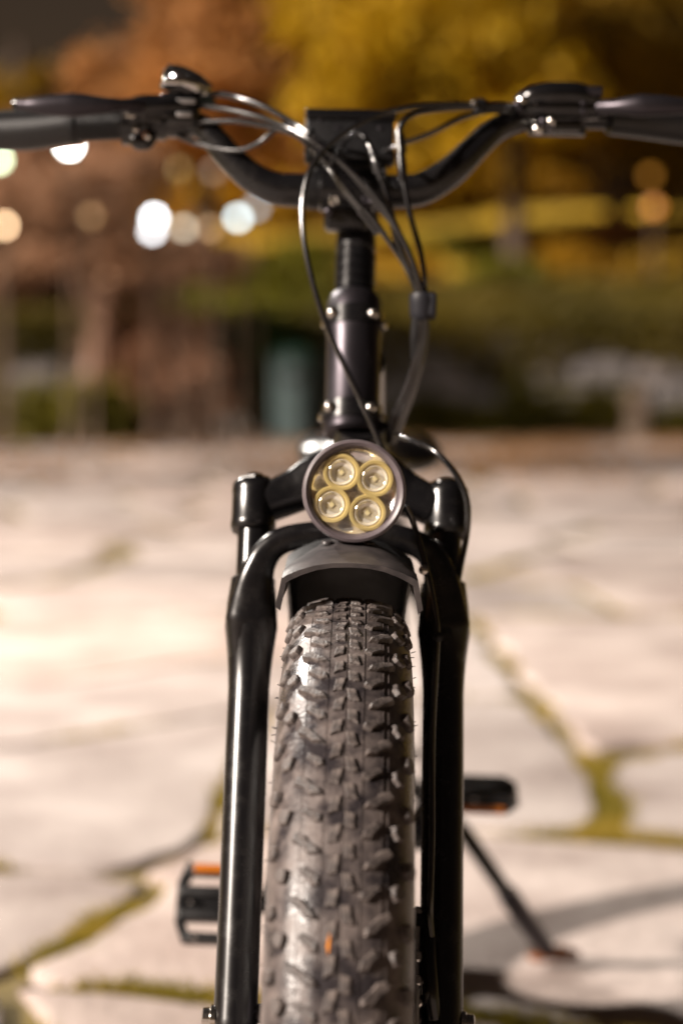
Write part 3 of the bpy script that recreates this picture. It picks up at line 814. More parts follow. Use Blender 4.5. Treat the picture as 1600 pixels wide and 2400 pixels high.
lv2 = MB().tube(smooth_path([L(1395, 252, .330), L(1440, 250, .315), L(1500, 247, .305), L(1560, 247, .303), L(1640, 250, .305), L(1700, 252, .31)], 5),
               [(.0075, .008), (.0065, .0075), (.0075, .0115), (.0070, .0100), (.005, .0065), (.0055, .006)], seg=20, up=Vector((0, -1, 0))).build('brake_lever', M['anod'], bike)

# --- cables
def cable(name, pts, r=.0026, m='cable', per=8):
    return MB().tube(smooth_path([L(*p) for p in pts], per), r, seg=12).build(name, M[m], bike)
B = [(988, 690, .255), (992, 760, .258), (985, 830, .262), (962, 910, .268), (930, 985, .272), (912, 1040, .274)]
def bundle(dx, dy): return [(x + dx, y, Y + dy) for x, y, Y in B]
cable('display_cable', [(470, 226, .335), (510, 219, .332), (560, 229, .315), (620, 250, .300), (690, 290, .285), (735, 322, .272), (800, 382, .262), (870, 462, .256), (930, 540, .252), (968, 620, .252)] + bundle(-6, -.004), .0030)
cable('brake_hose', [(455, 247, .330), (520, 254, .318), (600, 272, .300), (670, 297, .285), (730, 330, .268), (790, 372, .258), (850, 428, .250), (905, 492, .247), (950, 575, .247), (978, 650, .25)] + bundle(2, -.007), .0027)
cable('throttle_cable', [(395, 283, .342), (480, 285, .325), (560, 284, .310), (630, 296, .298), (695, 318, .285), (745, 360, .275), (785, 405, .268), (830, 462, .262), (875, 515, .258), (925, 585, .255), (960, 645, .254)] + bundle(-12, 0), .0027)
cable('shift_cable', [(390, 304, .345), (440, 328, .338), (500, 346, .325), (560, 352, .312), (605, 336, .305), (640, 308, .302), (665, 290, .31), (690, 290, .335)], .0026)
cable('front_brake_hose', [(1225, 248, .335), (1170, 246, .328), (1110, 245, .318), (1030, 246, .305), (960, 252, .292), (890, 268, .280), (820, 302, .266), (765, 345, .257), (728, 395, .250), (712, 450, .245), (708, 500, .240), (713, 570, .232), (732, 660, .222), (762, 755, .212), (806, 855, .202), (846, 940, .192), (880, 1015, .182), (905, 1075, .175)], .0027)
cable('wiring_cable', [(1215, 252, .335), (1160, 250, .325), (1090, 252, .315), (1020, 257, .305), (968, 268, .295), (942, 292, .287), (936, 325, .280), (940, 380, .274), (948, 440, .268), (962, 510, .262), (985, 590, .256), (994, 650, .254)] + bundle(8, .003), .0028)
cable('wiring_cable', [(1200, 262, .335), (1140, 262, .325), (1080, 277, .318), (1010, 312, .312), (950, 334, .308), (910, 350, .315), (890, 360, .33)], .0026)
cable('light_cable', [(800, 345, .315), (812, 322, .300), (832, 312, .287), (856, 325, .277), (876, 370, .268), (897, 430, .260), (915, 490, .255), (930, 560, .252), (955, 625, .252)] + bundle(-2, .005), .0026)
cable('wiring_cable', [(728, 350, .30), (752, 372, .285), (775, 402, .275), (800, 440, .268), (840, 490, .264), (885, 548, .262)], .0024)
cable('wiring_cable', [(905, 470, .30), (918, 520, .275), (930, 575, .265), (950, 625, .26), (975, 670, .258)] , .0028)
# adjusters, ferrules and joints on the cables
def sleeve(pts, r, m='cable', name='cable_joint'):
    return MB().tube(smooth_path([L(*p) for p in pts], 4), r, seg=14).build(name, M[m], bike)
sleeve([(934, 305, .281), (937, 340, .277), (942, 400, .271), (944, 425, .269)], [.0040, .0046, .0046, .0038])
sleeve([(872, 355, .270), (880, 380, .266), (894, 425, .260)], [.0034, .0042, .0034])
sleeve([(785, 405, .267), (815, 445, .263), (850, 488, .259)], [.0034, .0042, .0034])
for k in range(5):
    sleeve([(936 + k, 318 + k * 9, .2775 - k * .001), (936.6 + k, 322 + k * 9, .277 - k * .001)], [.0052, .0052])
    sleeve([(797 + k * 8, 420 + k * 11, .2655), (800 + k * 8, 424 + k * 11, .265)], [.0048, .0048])
    sleeve([(873 + k * 2.5, 360 + k * 9, .268), (874 + k * 2.5, 364 + k * 9, .2675)], [.0047, .0047])
# cable ties
for px, py, Y, r, d in ((724, 321, .279, .0092, (1, 0, -.55)), (785, 368, .264, .0090, (1, 0, -.7)), (1124, 246, .322, .0068, (1, 0, 0))):
    MB().lathe(L(px, py, Y), d, [(-.0025, r - .002), (-.002, r), (.002, r), (.0025, r - .002)], seg=18).build('cable_tie', M['plastic'], bike)
MB().box(L(1124, 250, .320), (.013, .012, .015), bev=.003).build('cable_clip', M['plastic'], bike)
MB().lathe(L(1112, 240, .312), (0, -1, .3), [(-.003, .003), (.001, .003), (.002, .001)], seg=12).build('clip_screw', M['steel'], bike)
# strap round the bundle
st = MB().tube(smooth_path([L(989, 686, .255), L(990, 700, .255), L(991, 735, .2565), L(991, 748, .257)], 3), [(.0105, .0120), (.0118, .0132), (.0118, .0130), (.0100, .0115)], seg=24, up=Vector((0, -1, 0))).build('cable_strap', M['strap'], bike)
MB().box(L(1013, 714, .250), (.008, .010, .022), bev=.002).build('strap_tail', M['strap'], st)
MB().tube(smooth_path([L(977, 745, .252), L(974, 790, .255), L(972, 842, .26)], 4), [.0055, .0058, .0050], seg=14).build('cable_connector', M['plastic'], bike)
cable('rear_wiring', [(998, 750, .262), (990, 830, .268), (970, 905, .274), (945, 975, .28), (925, 1030, .285)], .0036)
cable('rear_wiring', [(982, 750, .250), (978, 830, .256), (950, 915, .262), (915, 990, .268), (900, 1040, .272)], .0034)
# hoses beside the fork
cable('front_brake_hose', [(930, 1020, .20), (970, 1035, .17), (1015, 1055, .15), (1055, 1095, .14), (1085, 1145, .14), (1096, 1195, .14), (1092, 1260, .14), (1078, 1330, .135), (1065, 1400, .125)], .0029)
cable('brake_hose', [(950, 1185, .07), (968, 1225, .075), (985, 1280, .07), (1003, 1350, .062), (1018, 1430, .055), (1024, 1490, .05), (1020, 1580, .046), (1014, 1700, .040), (1012, 1820, .032), (1012, 1960, .018), (1009, 2080, .006), (1008, 2150, .002), (1012, 2195, .0)], .0026)
MB().lathe(L(1027, 1492, .045), (0, -1, .2), [(-.004, .0042), (.001, .0042), (.002, .002)], seg=14).build('hose_guide', M['plastic'], bike)
MB().lathe(L(992, 1335, .055), (0, -1, .2), [(-.004, .0042), (.001, .0042), (.002, .002)], seg=14).build('bolt', M['steel'], bike)

# --- front disc brake
rotor_c = AX + Vector((.0620, 0, 0))
rt = MB().lathe(rotor_c, (1, 0, 0), [(-.0009, .066), (-.0009, .088), (.0009, .088), (.0009, .066)], seg=64, close=True)
for k in range(6):
    a = math.pi / 3 * k
    rt.tube([rotor_c + Vector((0, .02 * math.sin(a + .5), .02 * math.cos(a + .5))), rotor_c + Vector((0, .068 * math.sin(a), .068 * math.cos(a)))], [(.0009, .005)], seg=6, up=Vector((1, 0, 0)))
rt.build('brake_rotor', M['steel'], bike)
cal = MB()
cal.box(Fk(.070, .072, -.006), (.036, .046, .040), rot=rotm(-23, 'X'), bev=.007)
cal.box(Fk(.066, .050, -.022), (.026, .040, .050), rot=rotm(-23, 'X'), bev=.006)
cal.tube(smooth_path([Fk(.080, .095, 0), Fk(.076, .060, .016), Fk(.078, .025, .018), Fk(.082, 0, .01)], 4), [(.010, .008)], seg=14)
c_ = cal.build('brake_calliper', M['gloss'], bike)
for s_p, u_ in ((.088, .012), (.050, .020), (.030, .020), (.012, .018)):
    MB().lathe(Fk(.0665, s_p, u_), NA, [(-.004, .0052), (.003, .0052), (.0045, .0035)], seg=16).build('bolt', M['steel'], c_)
MB().tube([Fk(.0645, -.01, .024), Fk(.0645, .075, .020)], [(.0022, .0040)], seg=10).build('adjuster_rod', M['alu'], c_)

# --- frame behind (built straight, turned a little about the steering head)
RP = Vector((0, 0, 0))
def V(x, y, z): return Vector((x, y, z))
def rpart(name, mb, m, par=bike, **k):
    o = mb.build(name, M[m], par, **k)
    return rear(o) if par is bike else o
BBp = V(0, .69, .345); RA = V(0, 1.13, .366)
rpart('down_tube', sweep([V(0, .262, .868), V(0, .33, .74), V(0, .48, .52), V(0, .66, .35)], [(.028, .026), (.036, .034), (.040, .036), (.034, .032)], seg=22), 'satin')
rpart('top_tube', sweep([V(0, .30, .93), V(0, .45, .87), V(0, .62, .75), V(0, .72, .68)], [(.022, .022), (.02, .02)], seg=20), 'satin')
rpart('seat_tube', sweep([V(0, .69, .345), V(0, .74, .53), V(0, .785, .72)], [(.019, .019)], seg=20), 'satin')
rpart('seat_post', sweep([V(0, .78, .70), V(0, .808, .80)], [(.0150, .0150)], seg=18), 'gloss')
for sg in (-1, 1):
    rpart('chain_stay', sweep([V(sg * .03, .70, .345), V(sg * .075, .82, .35), V(sg * .092, 1.0, .362), V(sg * .09, 1.13, .366)], [(.013, .011), (.010, .009)], seg=14), 'satin')
    rpart('seat_stay', sweep([V(sg * .018, .775, .69), V(sg * .072, .85, .62), V(sg * .09, 1.0, .48), V(sg * .09, 1.13, .37)], [(.009, .009)], seg=14), 'satin')
# saddle: shell with nose, wide rear and rolled edge
sv = []; sf = []
stn = [(.575, .018, .0), (.60, .026, .006), (.66, .034, .008), (.725, .042, .006), (.755, .058, .006), (.775, .084, .008), (.80, .096, .012), (.87, .098, .018), (.895, .080, .018), (.905, .045, .014)]
ncs = 14
for y, hw, dz in stn:
    for k in range(ncs):
        a = 2 * math.pi * k / ncs
        c, s = math.cos(a), math.sin(a)
        x = hw * math.copysign(abs(c) ** .75, c)
        z = .812 + dz + (.026 * s * (1 - .25 * abs(c)) if s > 0 else .030 * s) - .010 * abs(c) ** 3
        sv.append((x, y, z))
for i in range(len(stn) - 1):
    for k in range(ncs):
        a, b = i * ncs + k, i * ncs + (k + 1) % ncs; sf.append((a, b, b + ncs, a + ncs))
sf.append(tuple(range(ncs))[::-1]); sf.append(tuple((len(stn) - 1) * ncs + k for k in range(ncs)))
rpart('saddle', MB().add(sv, sf), 'vinyl', smooth=80, subsurf=2)
# crank and pedals
mb = MB().lathe(BBp + V(-.055, 0, 0), (1, 0, 0), [(0, .018), (.002, .021), (.108, .021), (.11, .018)], seg=24)
mb.lathe(BBp + V(-.062, 0, 0), (1, 0, 0), [(0, .083), (.002, .085), (.004, .083)], seg=44)
rpart('bottom_bracket', mb, 'gloss')
PEDR = V(.155, .84, .376); PEDL = V(-.155, .54, .303)
for sg, P in ((1, PEDR), (-1, PEDL)):
    end = V(sg * .098, P.y, P.z)
    rpart('crank_arm', MB().tube([BBp + V(sg * .07, 0, 0), BBp + V(sg * .07, 0, 0) + (end - BBp - V(sg * .07, 0, 0)) * .5, end], [(.014, .009), (.011, .007), (.013, .008)], seg=14, up=Vector((1, 0, 0)), power=3), 'satin')
    tilt = rotm(4 if sg > 0 else 62, 'X')
    body = MB()
    lx, ly, lz = .094, .086, .026
    for yy in (-.039, -.013, .013, .039):                     # cage bars
        body.box(P + tilt @ V(0, yy, 0), (lx if abs(yy) < .03 else lx - .02, .012 if abs(yy) > .03 else .014, lz), rot=tilt, bev=.003)
    for xx in (-.043, .043):
        body.tube([P + tilt @ V(xx * .80, -.043, 0), P + tilt @ V(xx, -.022, 0), P + tilt @ V(xx, .022, 0), P + tilt @ V(xx * .80, .043, 0)], [(.006, .011)], seg=10, up=tilt @ Vector((1, 0, 0)), power=4)
    body.lathe(P + V(-sg * .058, 0, 0), (sg, 0, 0), [(0, .008), (.1, .008)], seg=14)
    ped = rpart('pedal', body, 'plastic')
    rs = -1 if sg > 0 else 1
    if sg > 0:
        MB().box(P + tilt @ V(0, -.0455, -.008), (.060, .003, .010), rot=tilt, bev=.001).build('pedal_reflector', M['amber'], ped)
        gl = ((.044, -.030, .010), (.046, -.036, -.002), (-.01, -.045, .006))
    else:
        MB().box(P + tilt @ V(0, .0395, .0135), (.060, .010, .003), rot=tilt, bev=.001).build('pedal_reflector', M['amber'], ped)
        gl = ((-.036, .045, .010), (-.03, .0, .014), (-.024, -.04, .014))
    for q in gl:
        MB().lathe(P + tilt @ V(*q), (-.5, -.6, .6), [(-.003, .0030), (.002, .0030), (.0035, .0015)], seg=10).build('pedal_pin', M['chrome'], ped)
# kickstand (already in its turned position)
k0, k1, k2 = V(.085, 1.02, .355), V(.178, 1.07, .27), INV @ V(.338, 1.285, .012)
mid = k1.lerp(k2, .5)
ks = MB().tube([k0, k1.lerp(k0, .2), k1, mid], [.0125, .0125, .0120, .0115], seg=16).build('kickstand', M['satin'], bike)
MB().tube([mid.lerp(k1, .06), mid, k2.lerp(mid, .12)], [.0145, .0160, .0150], seg=16).build('kickstand_sleeve', M['anod'], ks)
fd = (k2 - k1).normalized()
MB().tube(smooth_path([k2 + V(-.032, -.012, .004), k2 + V(-.012, -.004, .006), k2 + V(.016, .002, .006), k2 + V(.040, .010, .002)], 3), [(.008, .014), (.011, .022), (.011, .022), (.007, .014)], seg=14, up=Vector((0, 0, 1))).build('kickstand_foot', M['orange_foot'], ks)
MB().lathe(k2 + V(-.036, -.02, .016), (-.6, -.5, .6), [(-.004, .005), (.002, .005), (.004, .003)], seg=12).build('foot_screw', M['chrome'], ks)
# rear wheel
rt_ = rear(tyre_mesh('rear_tyre', bike, RA)); put_knobs(rt_, RA, False)
wheel_inner('rear', RA, rear)

# a scrap of leaf stuck to the tyre
p0 = at(770, 2213, -.345)
a_ = math.asin(min(1, .345 / .365))
mb = MB().add([p0 + Vector((.0006, 0, .0085)), p0 + Vector((.0017, -.001, .0035)), p0 + Vector((.0012, -.0012, -.003)), p0 + Vector((-.0006, -.0004, -.0075)), p0 + Vector((-.0014, -.0006, -.001)),
               p0 + Vector((.0002, -.0030, 0))], [(0, 1, 5), (1, 2, 5), (2, 3, 5), (3, 4, 5), (4, 0, 5), (4, 3, 2, 1, 0)])
scrap = mb.build('leaf_scrap', M['leafbit']); tag(scrap, 'tiny orange scrap of leaf stuck to the tyre tread', 'leaf')

# ------------------------------------------------------------------ park behind
def yD(D): return D - YC
def hz(x, y):
    D = y + YC
    if D < 27.2: return 0.0
    return 1.45 + (D - 27.2) * .185 + .25 * math.sin(x * .21 + D * .13) * min(1, (D - 27.2) / 6, (46 - D) / 4) if D < 46 else 1.45 + 18.8 * .185 - (D - 46) * .03

def mesh_quads(name, V4, m, parent=None):
    n = len(V4)
    me = bpy.data.meshes.new(name)
    me.vertices.add(4 * n); me.vertices.foreach_set('co', np.asarray(V4, dtype=np.float32).reshape(-1))
    me.loops.add(4 * n); me.loops.foreach_set('vertex_index', np.arange(4 * n, dtype=np.int32))
    me.polygons.add(n); me.polygons.foreach_set('loop_start', np.arange(0, 4 * n, 4, dtype=np.int32))
    me.update(); me.validate(); me.materials.append(m)
    return link(name, me, parent)

def leaves(centres, size):
    n = len(centres)
    a = RNG.normal(size=(n, 3)); a /= np.linalg.norm(a, axis=1)[:, None]
    b = np.cross(a, RNG.normal(size=(n, 3))); b /= np.linalg.norm(b, axis=1)[:, None]
    s = size * RNG.uniform(.6, 1.4, n)[:, None]
    c = centres
    return np.stack([c - a * s, c + b * s * .55, c + a * s, c - b * s * .55], axis=1)

def clumps(blobs, n, k=7, inner=.55):
    """leaf centres in clumps spread through ellipsoid blobs (cx,cy,cz,rx,ry,rz)"""
    vol = np.array([b[3] * b[4] * b[5] for b in blobs]) ** .8; vol /= vol.sum()
    out = []
    for b, f in zip(blobs, vol):
        m = max(40, int(n * f)); nc = max(6, m // 90)
        d = RNG.normal(size=(nc, 3)); d /= np.linalg.norm(d, axis=1)[:, None]
        cc = d * (RNG.uniform(inner ** 3, 1, nc) ** (1 / 3))[:, None]
        idx = RNG.integers(0, nc, m)
        pts = cc[idx] + RNG.normal(size=(m, 3)) * .17
        out.append(pts * np.array(b[3:]) + np.array(b[:3]))
    return np.vstack(out)

def tree(name, base, top, r0, blobs, n, size, lm, bm, label, group=None, limbs=7):
    base = Vector(base); t = empty(name, base); tag(t, label, 'tree', group)
    mb = MB(); H = Vector(top) - base
    tp = smooth_path([Vector((0, 0, -.2)), H * .3 + Vector((random.uniform(-.1, .1), 0, 0)), H * .65 + Vector((random.uniform(-.15, .15), 0, 0)), H], 4)
    mb.tube(tp, [r0 * 1.25, r0, r0 * .8, r0 * .35], seg=12)
    for i in range(limbs):
        b = blobs[i % len(blobs)]
        s = tp[int(len(tp) * random.uniform(.45, .9))]
        e = Vector(b[:3]) - base + Vector((random.uniform(-.6, .6) * b[3], random.uniform(-.6, .6) * b[4], random.uniform(-.3, .6) * b[5]))
        mb.tube(smooth_path([s, s.lerp(e, .5) + Vector((0, 0, .12 * (e - s).length)), e], 4), [r0 * .4, r0 * .22, r0 * .06], seg=7)
    mb.build('trunk', bm, t)
    C = clumps(blobs, n) - np.array(base)
    mesh_quads('crown', leaves(C, size), lm, t)
    return t

def W(px, py, D):
    p = at(px, py, yD(D)); return p
def blob(px, py, D, rx, ry, rz):
    p = W(px, py, D); return (p.x, p.y, p.z, rx, ry, rz)

# hillside: lamplight put into the yellow lawn, dark ivy for the unlit foot
hs = sheet('hillside', -60, 60, yD(27.2), yD(130), 0, M['litlawn'], 61, 60, zf=lambda x, y: hz(x, y))
tag(hs, 'grassy hillside with lamplight put into its leaf-yellow colour', kind='structure')
vg = sheet('verge', -40, 40, yD(24.9), yD(27.4), .012, M['grassdark'], 2, 2); tag(vg, 'dark grass verge between paving and stone wall', kind='structure')
n = 60000
X = RNG.uniform(-9, 9, n); D_ = 27.3 + 5.6 * RNG.random(n) ** 1.3
Z = np.array([hz(x, d - YC) for x, d in zip(X, D_)]) + RNG.uniform(0, .22, n)
ivy = mesh_quads('shade_ivy_bank', leaves(np.column_stack([X, D_ - YC, Z]), .11), M['ivy'])
nf = 4200
Xf = RNG.uniform(-9, 9, nf); Zf = 1.62 - .9 * RNG.random(nf) ** 1.6 * (.35 + .65 * np.abs(np.sin(Xf * 1.3 + 2 * np.sin(Xf * .6))))
fall = mesh_quads('hanging_ivy', leaves(np.column_stack([Xf, yD(26.78) - .05 * RNG.random(nf), Zf]), .085), M['ivy'], ivy)
tag(ivy, 'dark ivy added for the unlit bank above the stone wall', 'ivy', kind='stuff')

n = 26000
D_ = 25.6 - 9.5 * RNG.random(n) ** 2.8; X = RNG.uniform(-1, 1, n) * (.22 * D_ + .8)
pat = .5 + .5 * np.sin(X * 1.9 + np.sin(D_ * 1.1) * 2) * np.cos(D_ * 1.3 - X * .7)
k = (RNG.random(n) < np.clip((pat - .25) * 1.2 * np.where(X > -.3, 1.0, .45), 0, 1)); X, D_ = X[k], D_[k]; n = len(X)
litter = mesh_quads('fallen_leaves', leaves(np.column_stack([X, D_ - YC, .012 + .02 * RNG.random(n)]), .045), M['lf_litter'])
tag(litter, 'brown fallen leaves scattered over the far paving and verge', 'leaves', kind='stuff')

# retaining wall of rough stones
wall = empty('stone_wall', (0, yD(27.0), 0)); tag(wall, 'low grey retaining wall of rough stones behind the verge', 'wall')
MB().box((0, .22, .68), (24, .30, 1.40), bev=.02).build('wall_core', M['soil'], wall)
def rock(name):
    bm = bmesh.new(); bmesh.ops.create_cube(bm, size=1)
    bmesh.ops.bevel(bm, geom=list(bm.edges), offset=.13, segments=1, affect='EDGES')
    for v in bm.verts: v.co += Vector((random.uniform(-.05, .05), random.uniform(-.08, .08), random.uniform(-.05, .05)))
    me = bpy.data.meshes.new(name); bm.to_mesh(me); bm.free(); me.materials.append(M['wallstone']); return me
RK = [rock('stone') for _ in range(6)]
z = 0.0
for row, h in enumerate((.40, .36, .34, .38)):
    x = -9 + random.uniform(-.4, 0)
    while x < 9:
        wd = random.uniform(.45, .95)
        o = link('stone', random.choice(RK), wall); o.scale = (wd - .03, .34, h - .03); o.location = (x + wd / 2, random.uniform(-.03, .03), z + h / 2)
        o.rotation_euler = (0, random.uniform(-.03, .03), random.choice((0, math.pi)))
        x += wd
    z += h

# low shrubs in front of the wall
def shrub(name, base, blobs, n, size, lm, label, cat='shrub', group=None, stems=6, sr=.02):
    base = Vector(base); t = empty(name, base); tag(t, label, cat, group)
    mb = MB()
    for i in range(stems):
        b = random.choice(blobs); e = Vector(b[:3]) - base + Vector((random.uniform(-.5, .5) * b[3], random.uniform(-.5, .5) * b[4], random.uniform(-.2, .5) * b[5]))
        s = Vector((random.uniform(-.15, .15), random.uniform(-.1, .1), -.05))
        mb.tube(smooth_path([s, s.lerp(e, .5) + Vector((random.uniform(-.1, .1), 0, .05)), e], 3), [sr, sr * .7, sr * .3], seg=6)
    mb.build('stem', M['bark'], t)
    mesh_quads('foliage', leaves(clumps(blobs, n, inner=.2) - np.array(base), size), lm, t)
    return t

hb = []
for i in range(9): h_ = random.uniform(.22, .42); hb.append((1.2 + i * .85, yD(26.2) + random.uniform(-.1, .1), h_ * .9, .65, .35, h_))
shrub('low_hedge', (5, yD(26.2), 0), hb, 16000, .05, M['lf_green'], 'dark olive hedge low along the foot of the stone wall', 'hedge', stems=14)
shrub('green_shrub', (W(150, 1040, 24).x, yD(24), 0), [blob(60, 985, 24, .7, .5, .5), blob(180, 960, 24, .65, .5, .48), blob(255, 1000, 24, .4, .4, .32), blob(-70, 975, 24, .6, .5, .55)], 9000, .055, M['lf_green'], 'rounded olive green shrub at the paving edge below the tan tree')
shrub('brown_shrub', (W(400, 1040, 25), yD(25), 0)[0:0] or (W(400, 1040, 25).x, yD(25), 0), [blob(350, 840, 25, .75, .5, .75), blob(440, 880, 25, .6, .5, .65), blob(400, 980, 25, .7, .4, .4), blob(290, 960, 25, .5, .4, .5)], 11000, .06, M['lf_brown'], 'reddish brown dry shrub beside the slanting tan trunk', stems=16, sr=.03)
shrub('deep_green_shrub', (W(620, 1040, 26.2).x, yD(26.2), 0), [blob(560, 800, 26.2, .55, .45, .45), blob(640, 850, 26.2, .7, .4, .55), blob(520, 830, 26.2, .5, .4, .5), blob(600, 940, 26.2, .75, .3, .4)], 12000, .05, M['lf_deep'], 'deep green shrub behind the teal bin')
shrub('yellow_green_shrub', (W(700, 720, 30).x, yD(30), hz(W(700, 720, 30).x, yD(30)) - .05), [blob(700, 650, 30, .9, .6, .5), blob(610, 690, 29, .9, .6, .5), blob(520, 660, 30, .8, .6, .5), blob(560, 740, 28, .9, .5, .45), blob(690, 740, 28, .7, .5, .4)], 12000, .06, M['lf_moss'], 'yellow green shrub on the bank left of the bicycle stem')

for k_, (px, py, D, mm, lab) in enumerate([(930, 590, 34, 'lf_gold', 'golden low shrub on the lawn just right of the stem'), (1080, 560, 37, 'lf_moss', 'olive low shrub on the lawn, middle of the row'), (1330, 585, 35, 'lf_gold', 'golden low shrub on the lawn, right of the tree trunk'),
        (1450, 540, 38, 'lf_orange', 'orange brown low shrub below the orange lamps'), (1180, 640, 33, 'lf_moss', 'olive low shrub at the foot of the lawn'), (1560, 610, 34, 'lf_dark', 'dull gold low shrub at the lawn end, by the picture edge')]):
    q = W(px, py, D); zb = hz(q.x, q.y)
    shrub('lawn_shrub', (q.x, q.y, zb), [(q.x, q.y, zb + .25, .75, .5, .35), (q.x + .55, q.y, zb + .18, .5, .4, .26), (q.x - .6, q.y + .1, zb + .16, .5, .4, .24)], 2600, .07, M[mm], lab, group='low shrubs on the lawn')

# teal bin with a domed lid
bx = W(690, 900, 24.6).x; by = yD(24.6)
bn = empty('park_bin', (bx, by, 0)); tag(bn, 'teal metal park bin standing before the deep green shrub', 'bin')
MB().lathe((0, 0, 0), (0, 0, 1), [(.02, .20), (.03, .26), (.45, .27), (.46, .285), (.50, .285), (.51, .27), (1.02, .275), (1.03, .29), (1.07, .29)], seg=28).build('bin_body', M['teal'], bn)
MB().lathe((0, 0, 1.07), (0, 0, 1), [(0, .29), (.02, .30), (.08, .26), (.14, .16), (.16, .01)], seg=28).build('bin_lid', M['tealdark'], bn)
MB().box((0, -.27, .86), (.26, .05, .12), bev=.02).build('bin_slot', M['gloss'], bn)

# pale stone bollard
bo = W(1490, 1015, 25.1); bol = empty('stone_bollard', (bo.x, yD(25.1), 0)); tag(bol, 'short pale stone bollard beside the dark hedge', 'bollard')
MB().lathe((0, 0, 0), (0, 0, 1), [(0, .17), (.10, .17), (.12, .15), (.52, .14), (.54, .165), (.60, .165), (.66, .13), (.71, .06), (.72, .01)], seg=24).build('bollard_post', M['palestone'], bol)

# trees
def base_at(px, D):
    p = W(px, 800, D); return (p.x, yD(D), hz(p.x, yD(D)))
G = 'autumn trees of the park'
tree('yellow_tree', base_at(1215, 35), W(1180, 100, 35), .20, [blob(1050, 60, 35, 2.0, 1.6, 1.3), blob(820, 160, 35, 1.5, 1.4, 1.2), blob(1250, 230, 35, 1.4, 1.4, .9), blob(860, 360, 35.5, 1.3, 1.2, .8), blob(1050, 330, 35, 1.3, 1.3, .8), blob(1130, -120, 35, 2.0, 1.8, 1.2), blob(760, -60, 35.5, 1.2, 1.4, 1.2)],
     22000, .11, M['lf_yellow'], M['bark'], 'bright yellow tree over the lawn, behind the display', G)
tree('golden_tree', base_at(1440, 39), W(1480, 60, 39), .22, [blob(1480, 60, 39, 1.8, 1.6, 1.6), blob(1620, 250, 39, 1.6, 1.5, 1.4), blob(1400, 300, 39.5, 1.3, 1.3, 1.0), blob(1560, -120, 39, 2.0, 1.8, 1.5), blob(1560, 400, 40, 1.5, 1.2, .8), blob(1370, 90, 39, 1.2, 1.2, 1.0)],
     18000, .12, M['lf_dark'], M['bark'], 'dull brown-gold tree above the shifter side of the handlebar', G)
tree('orange_tree', base_at(480, 37), W(500, 0, 37), .22, [blob(430, 190, 37, 1.9, 1.6, 1.0), blob(620, 110, 37, 1.4, 1.4, 1.3), blob(520, -60, 37, 1.8, 1.6, 1.3), blob(330, 300, 37, 1.5, 1.3, .9), blob(620, 320, 37, 1.1, 1.2, .9), blob(270, 190, 37, 1.0, 1.2, .7)],
     20000, .12, M['lf_orange'], M['bark'], 'orange brown tree rising behind the bell', G)
tree('tan_tree', base_at(235, 24.6), W(215, 420, 24.6), .16, [blob(150, 490, 24.6, .95, .8, .62), blob(360, 590, 24.6, 1.0, .8, .38), blob(60, 590, 24.6, .8, .8, .34), blob(260, 420, 24.8, .8, .7, .45), blob(-40, 450, 24.6, .8, .7, .6), blob(470, 610, 24.6, .55, .6, .28)],
     13000, .065, M['lf_tan'], M['barktan'], 'small tan-leaved tree with slanting pale trunk behind the near grip', G)
tree('brown_tree', base_at(110, 29), W(100, 500, 29), .15, [blob(60, 620, 29, 1.3, 1.0, .7), blob(250, 700, 29, 1.1, .8, .6), blob(400, 680, 29, 1.0, .8, .6), blob(130, 330, 29, .8, .8, .5)],
     9000, .08, M['lf_brown'], M['bark'], 'dark brown tree in the shade behind the tan tree', G)
tree('green_gold_tree', base_at(700, 43), W(720, 300, 43), .2, [blob(700, 420, 43, 2.0, 1.5, 1.4), blob(560, 500, 43, 1.6, 1.3, 1.2), blob(720, 560, 43, 1.6, 1.2, .8), blob(640, 300, 43, 1.4, 1.3, 1.3), blob(430, 560, 43, 1.5, 1.3, .9), blob(430, 420, 43.5, 1.2, 1.3, 1.0)],
     15000, .12, M['lf_gold'], M['bark'], 'olive gold tree far behind the bright lamps', G)
tree('far_tree', base_at(1050, 47), W(1050, 250, 47), .22, [blob(1000, 420, 47, 2.4, 1.5, 1.2), blob(1200, 400, 47, 2.0, 1.5, 1.3), blob(900, 300, 47, 2.0, 1.5, 1.5), blob(1400, 380, 48, 2.0, 1.5, 1.4), blob(1150, 200, 47, 2, 1.5, 1.4)],
     15000, .13, M['lf_gold'], M['bark'], 'distant golden tree closing the top of the lawn', G)
tree('dim_tree', base_at(60, 44), W(40, 100, 44), .22, [blob(30, 200, 44, 1.0, 1.3, .6), blob(120, 330, 44, 2.0, 1.3, 1.0), blob(-80, 320, 44, 1.8, 1.3, 1.2), blob(260, 420, 44, 1.5, 1.3, 1.0)],
     9000, .12, M['lf_dark'], M['bark'], 'dim brown tree against the night sky in the upper corner', G)

# unseen trees added at left to shade the far paving, verge and wall
def side_tree(x, D, zc, r, n, label):
    b = (x, yD(D), 0)
    bl = [(x, yD(D), zc, r, r, r * .7), (x - r * .6, yD(D) + .6, zc - .6, r * .7, r * .7, r * .5), (x + r * .5, yD(D) - .5, zc + .5, r * .7, r * .7, r * .5), (x + .2, yD(D) + r * .7, zc + .2, r * .6, r * .6, r * .5)]
    tree('added_shade_tree', b, (x, yD(D), zc + r * .3), .22, bl, n, .13, M['lf_gold'], M['bark'], label, G)
side_tree(-7.4, 13.8, 6.2, 2.3, 2100, 'unseen golden tree added to shade the far paving, nearer of the two')
side_tree(-5.9, 20.4, 5.8, 1.6, 800, 'unseen golden tree added to shade the stone wall, farther of the two')

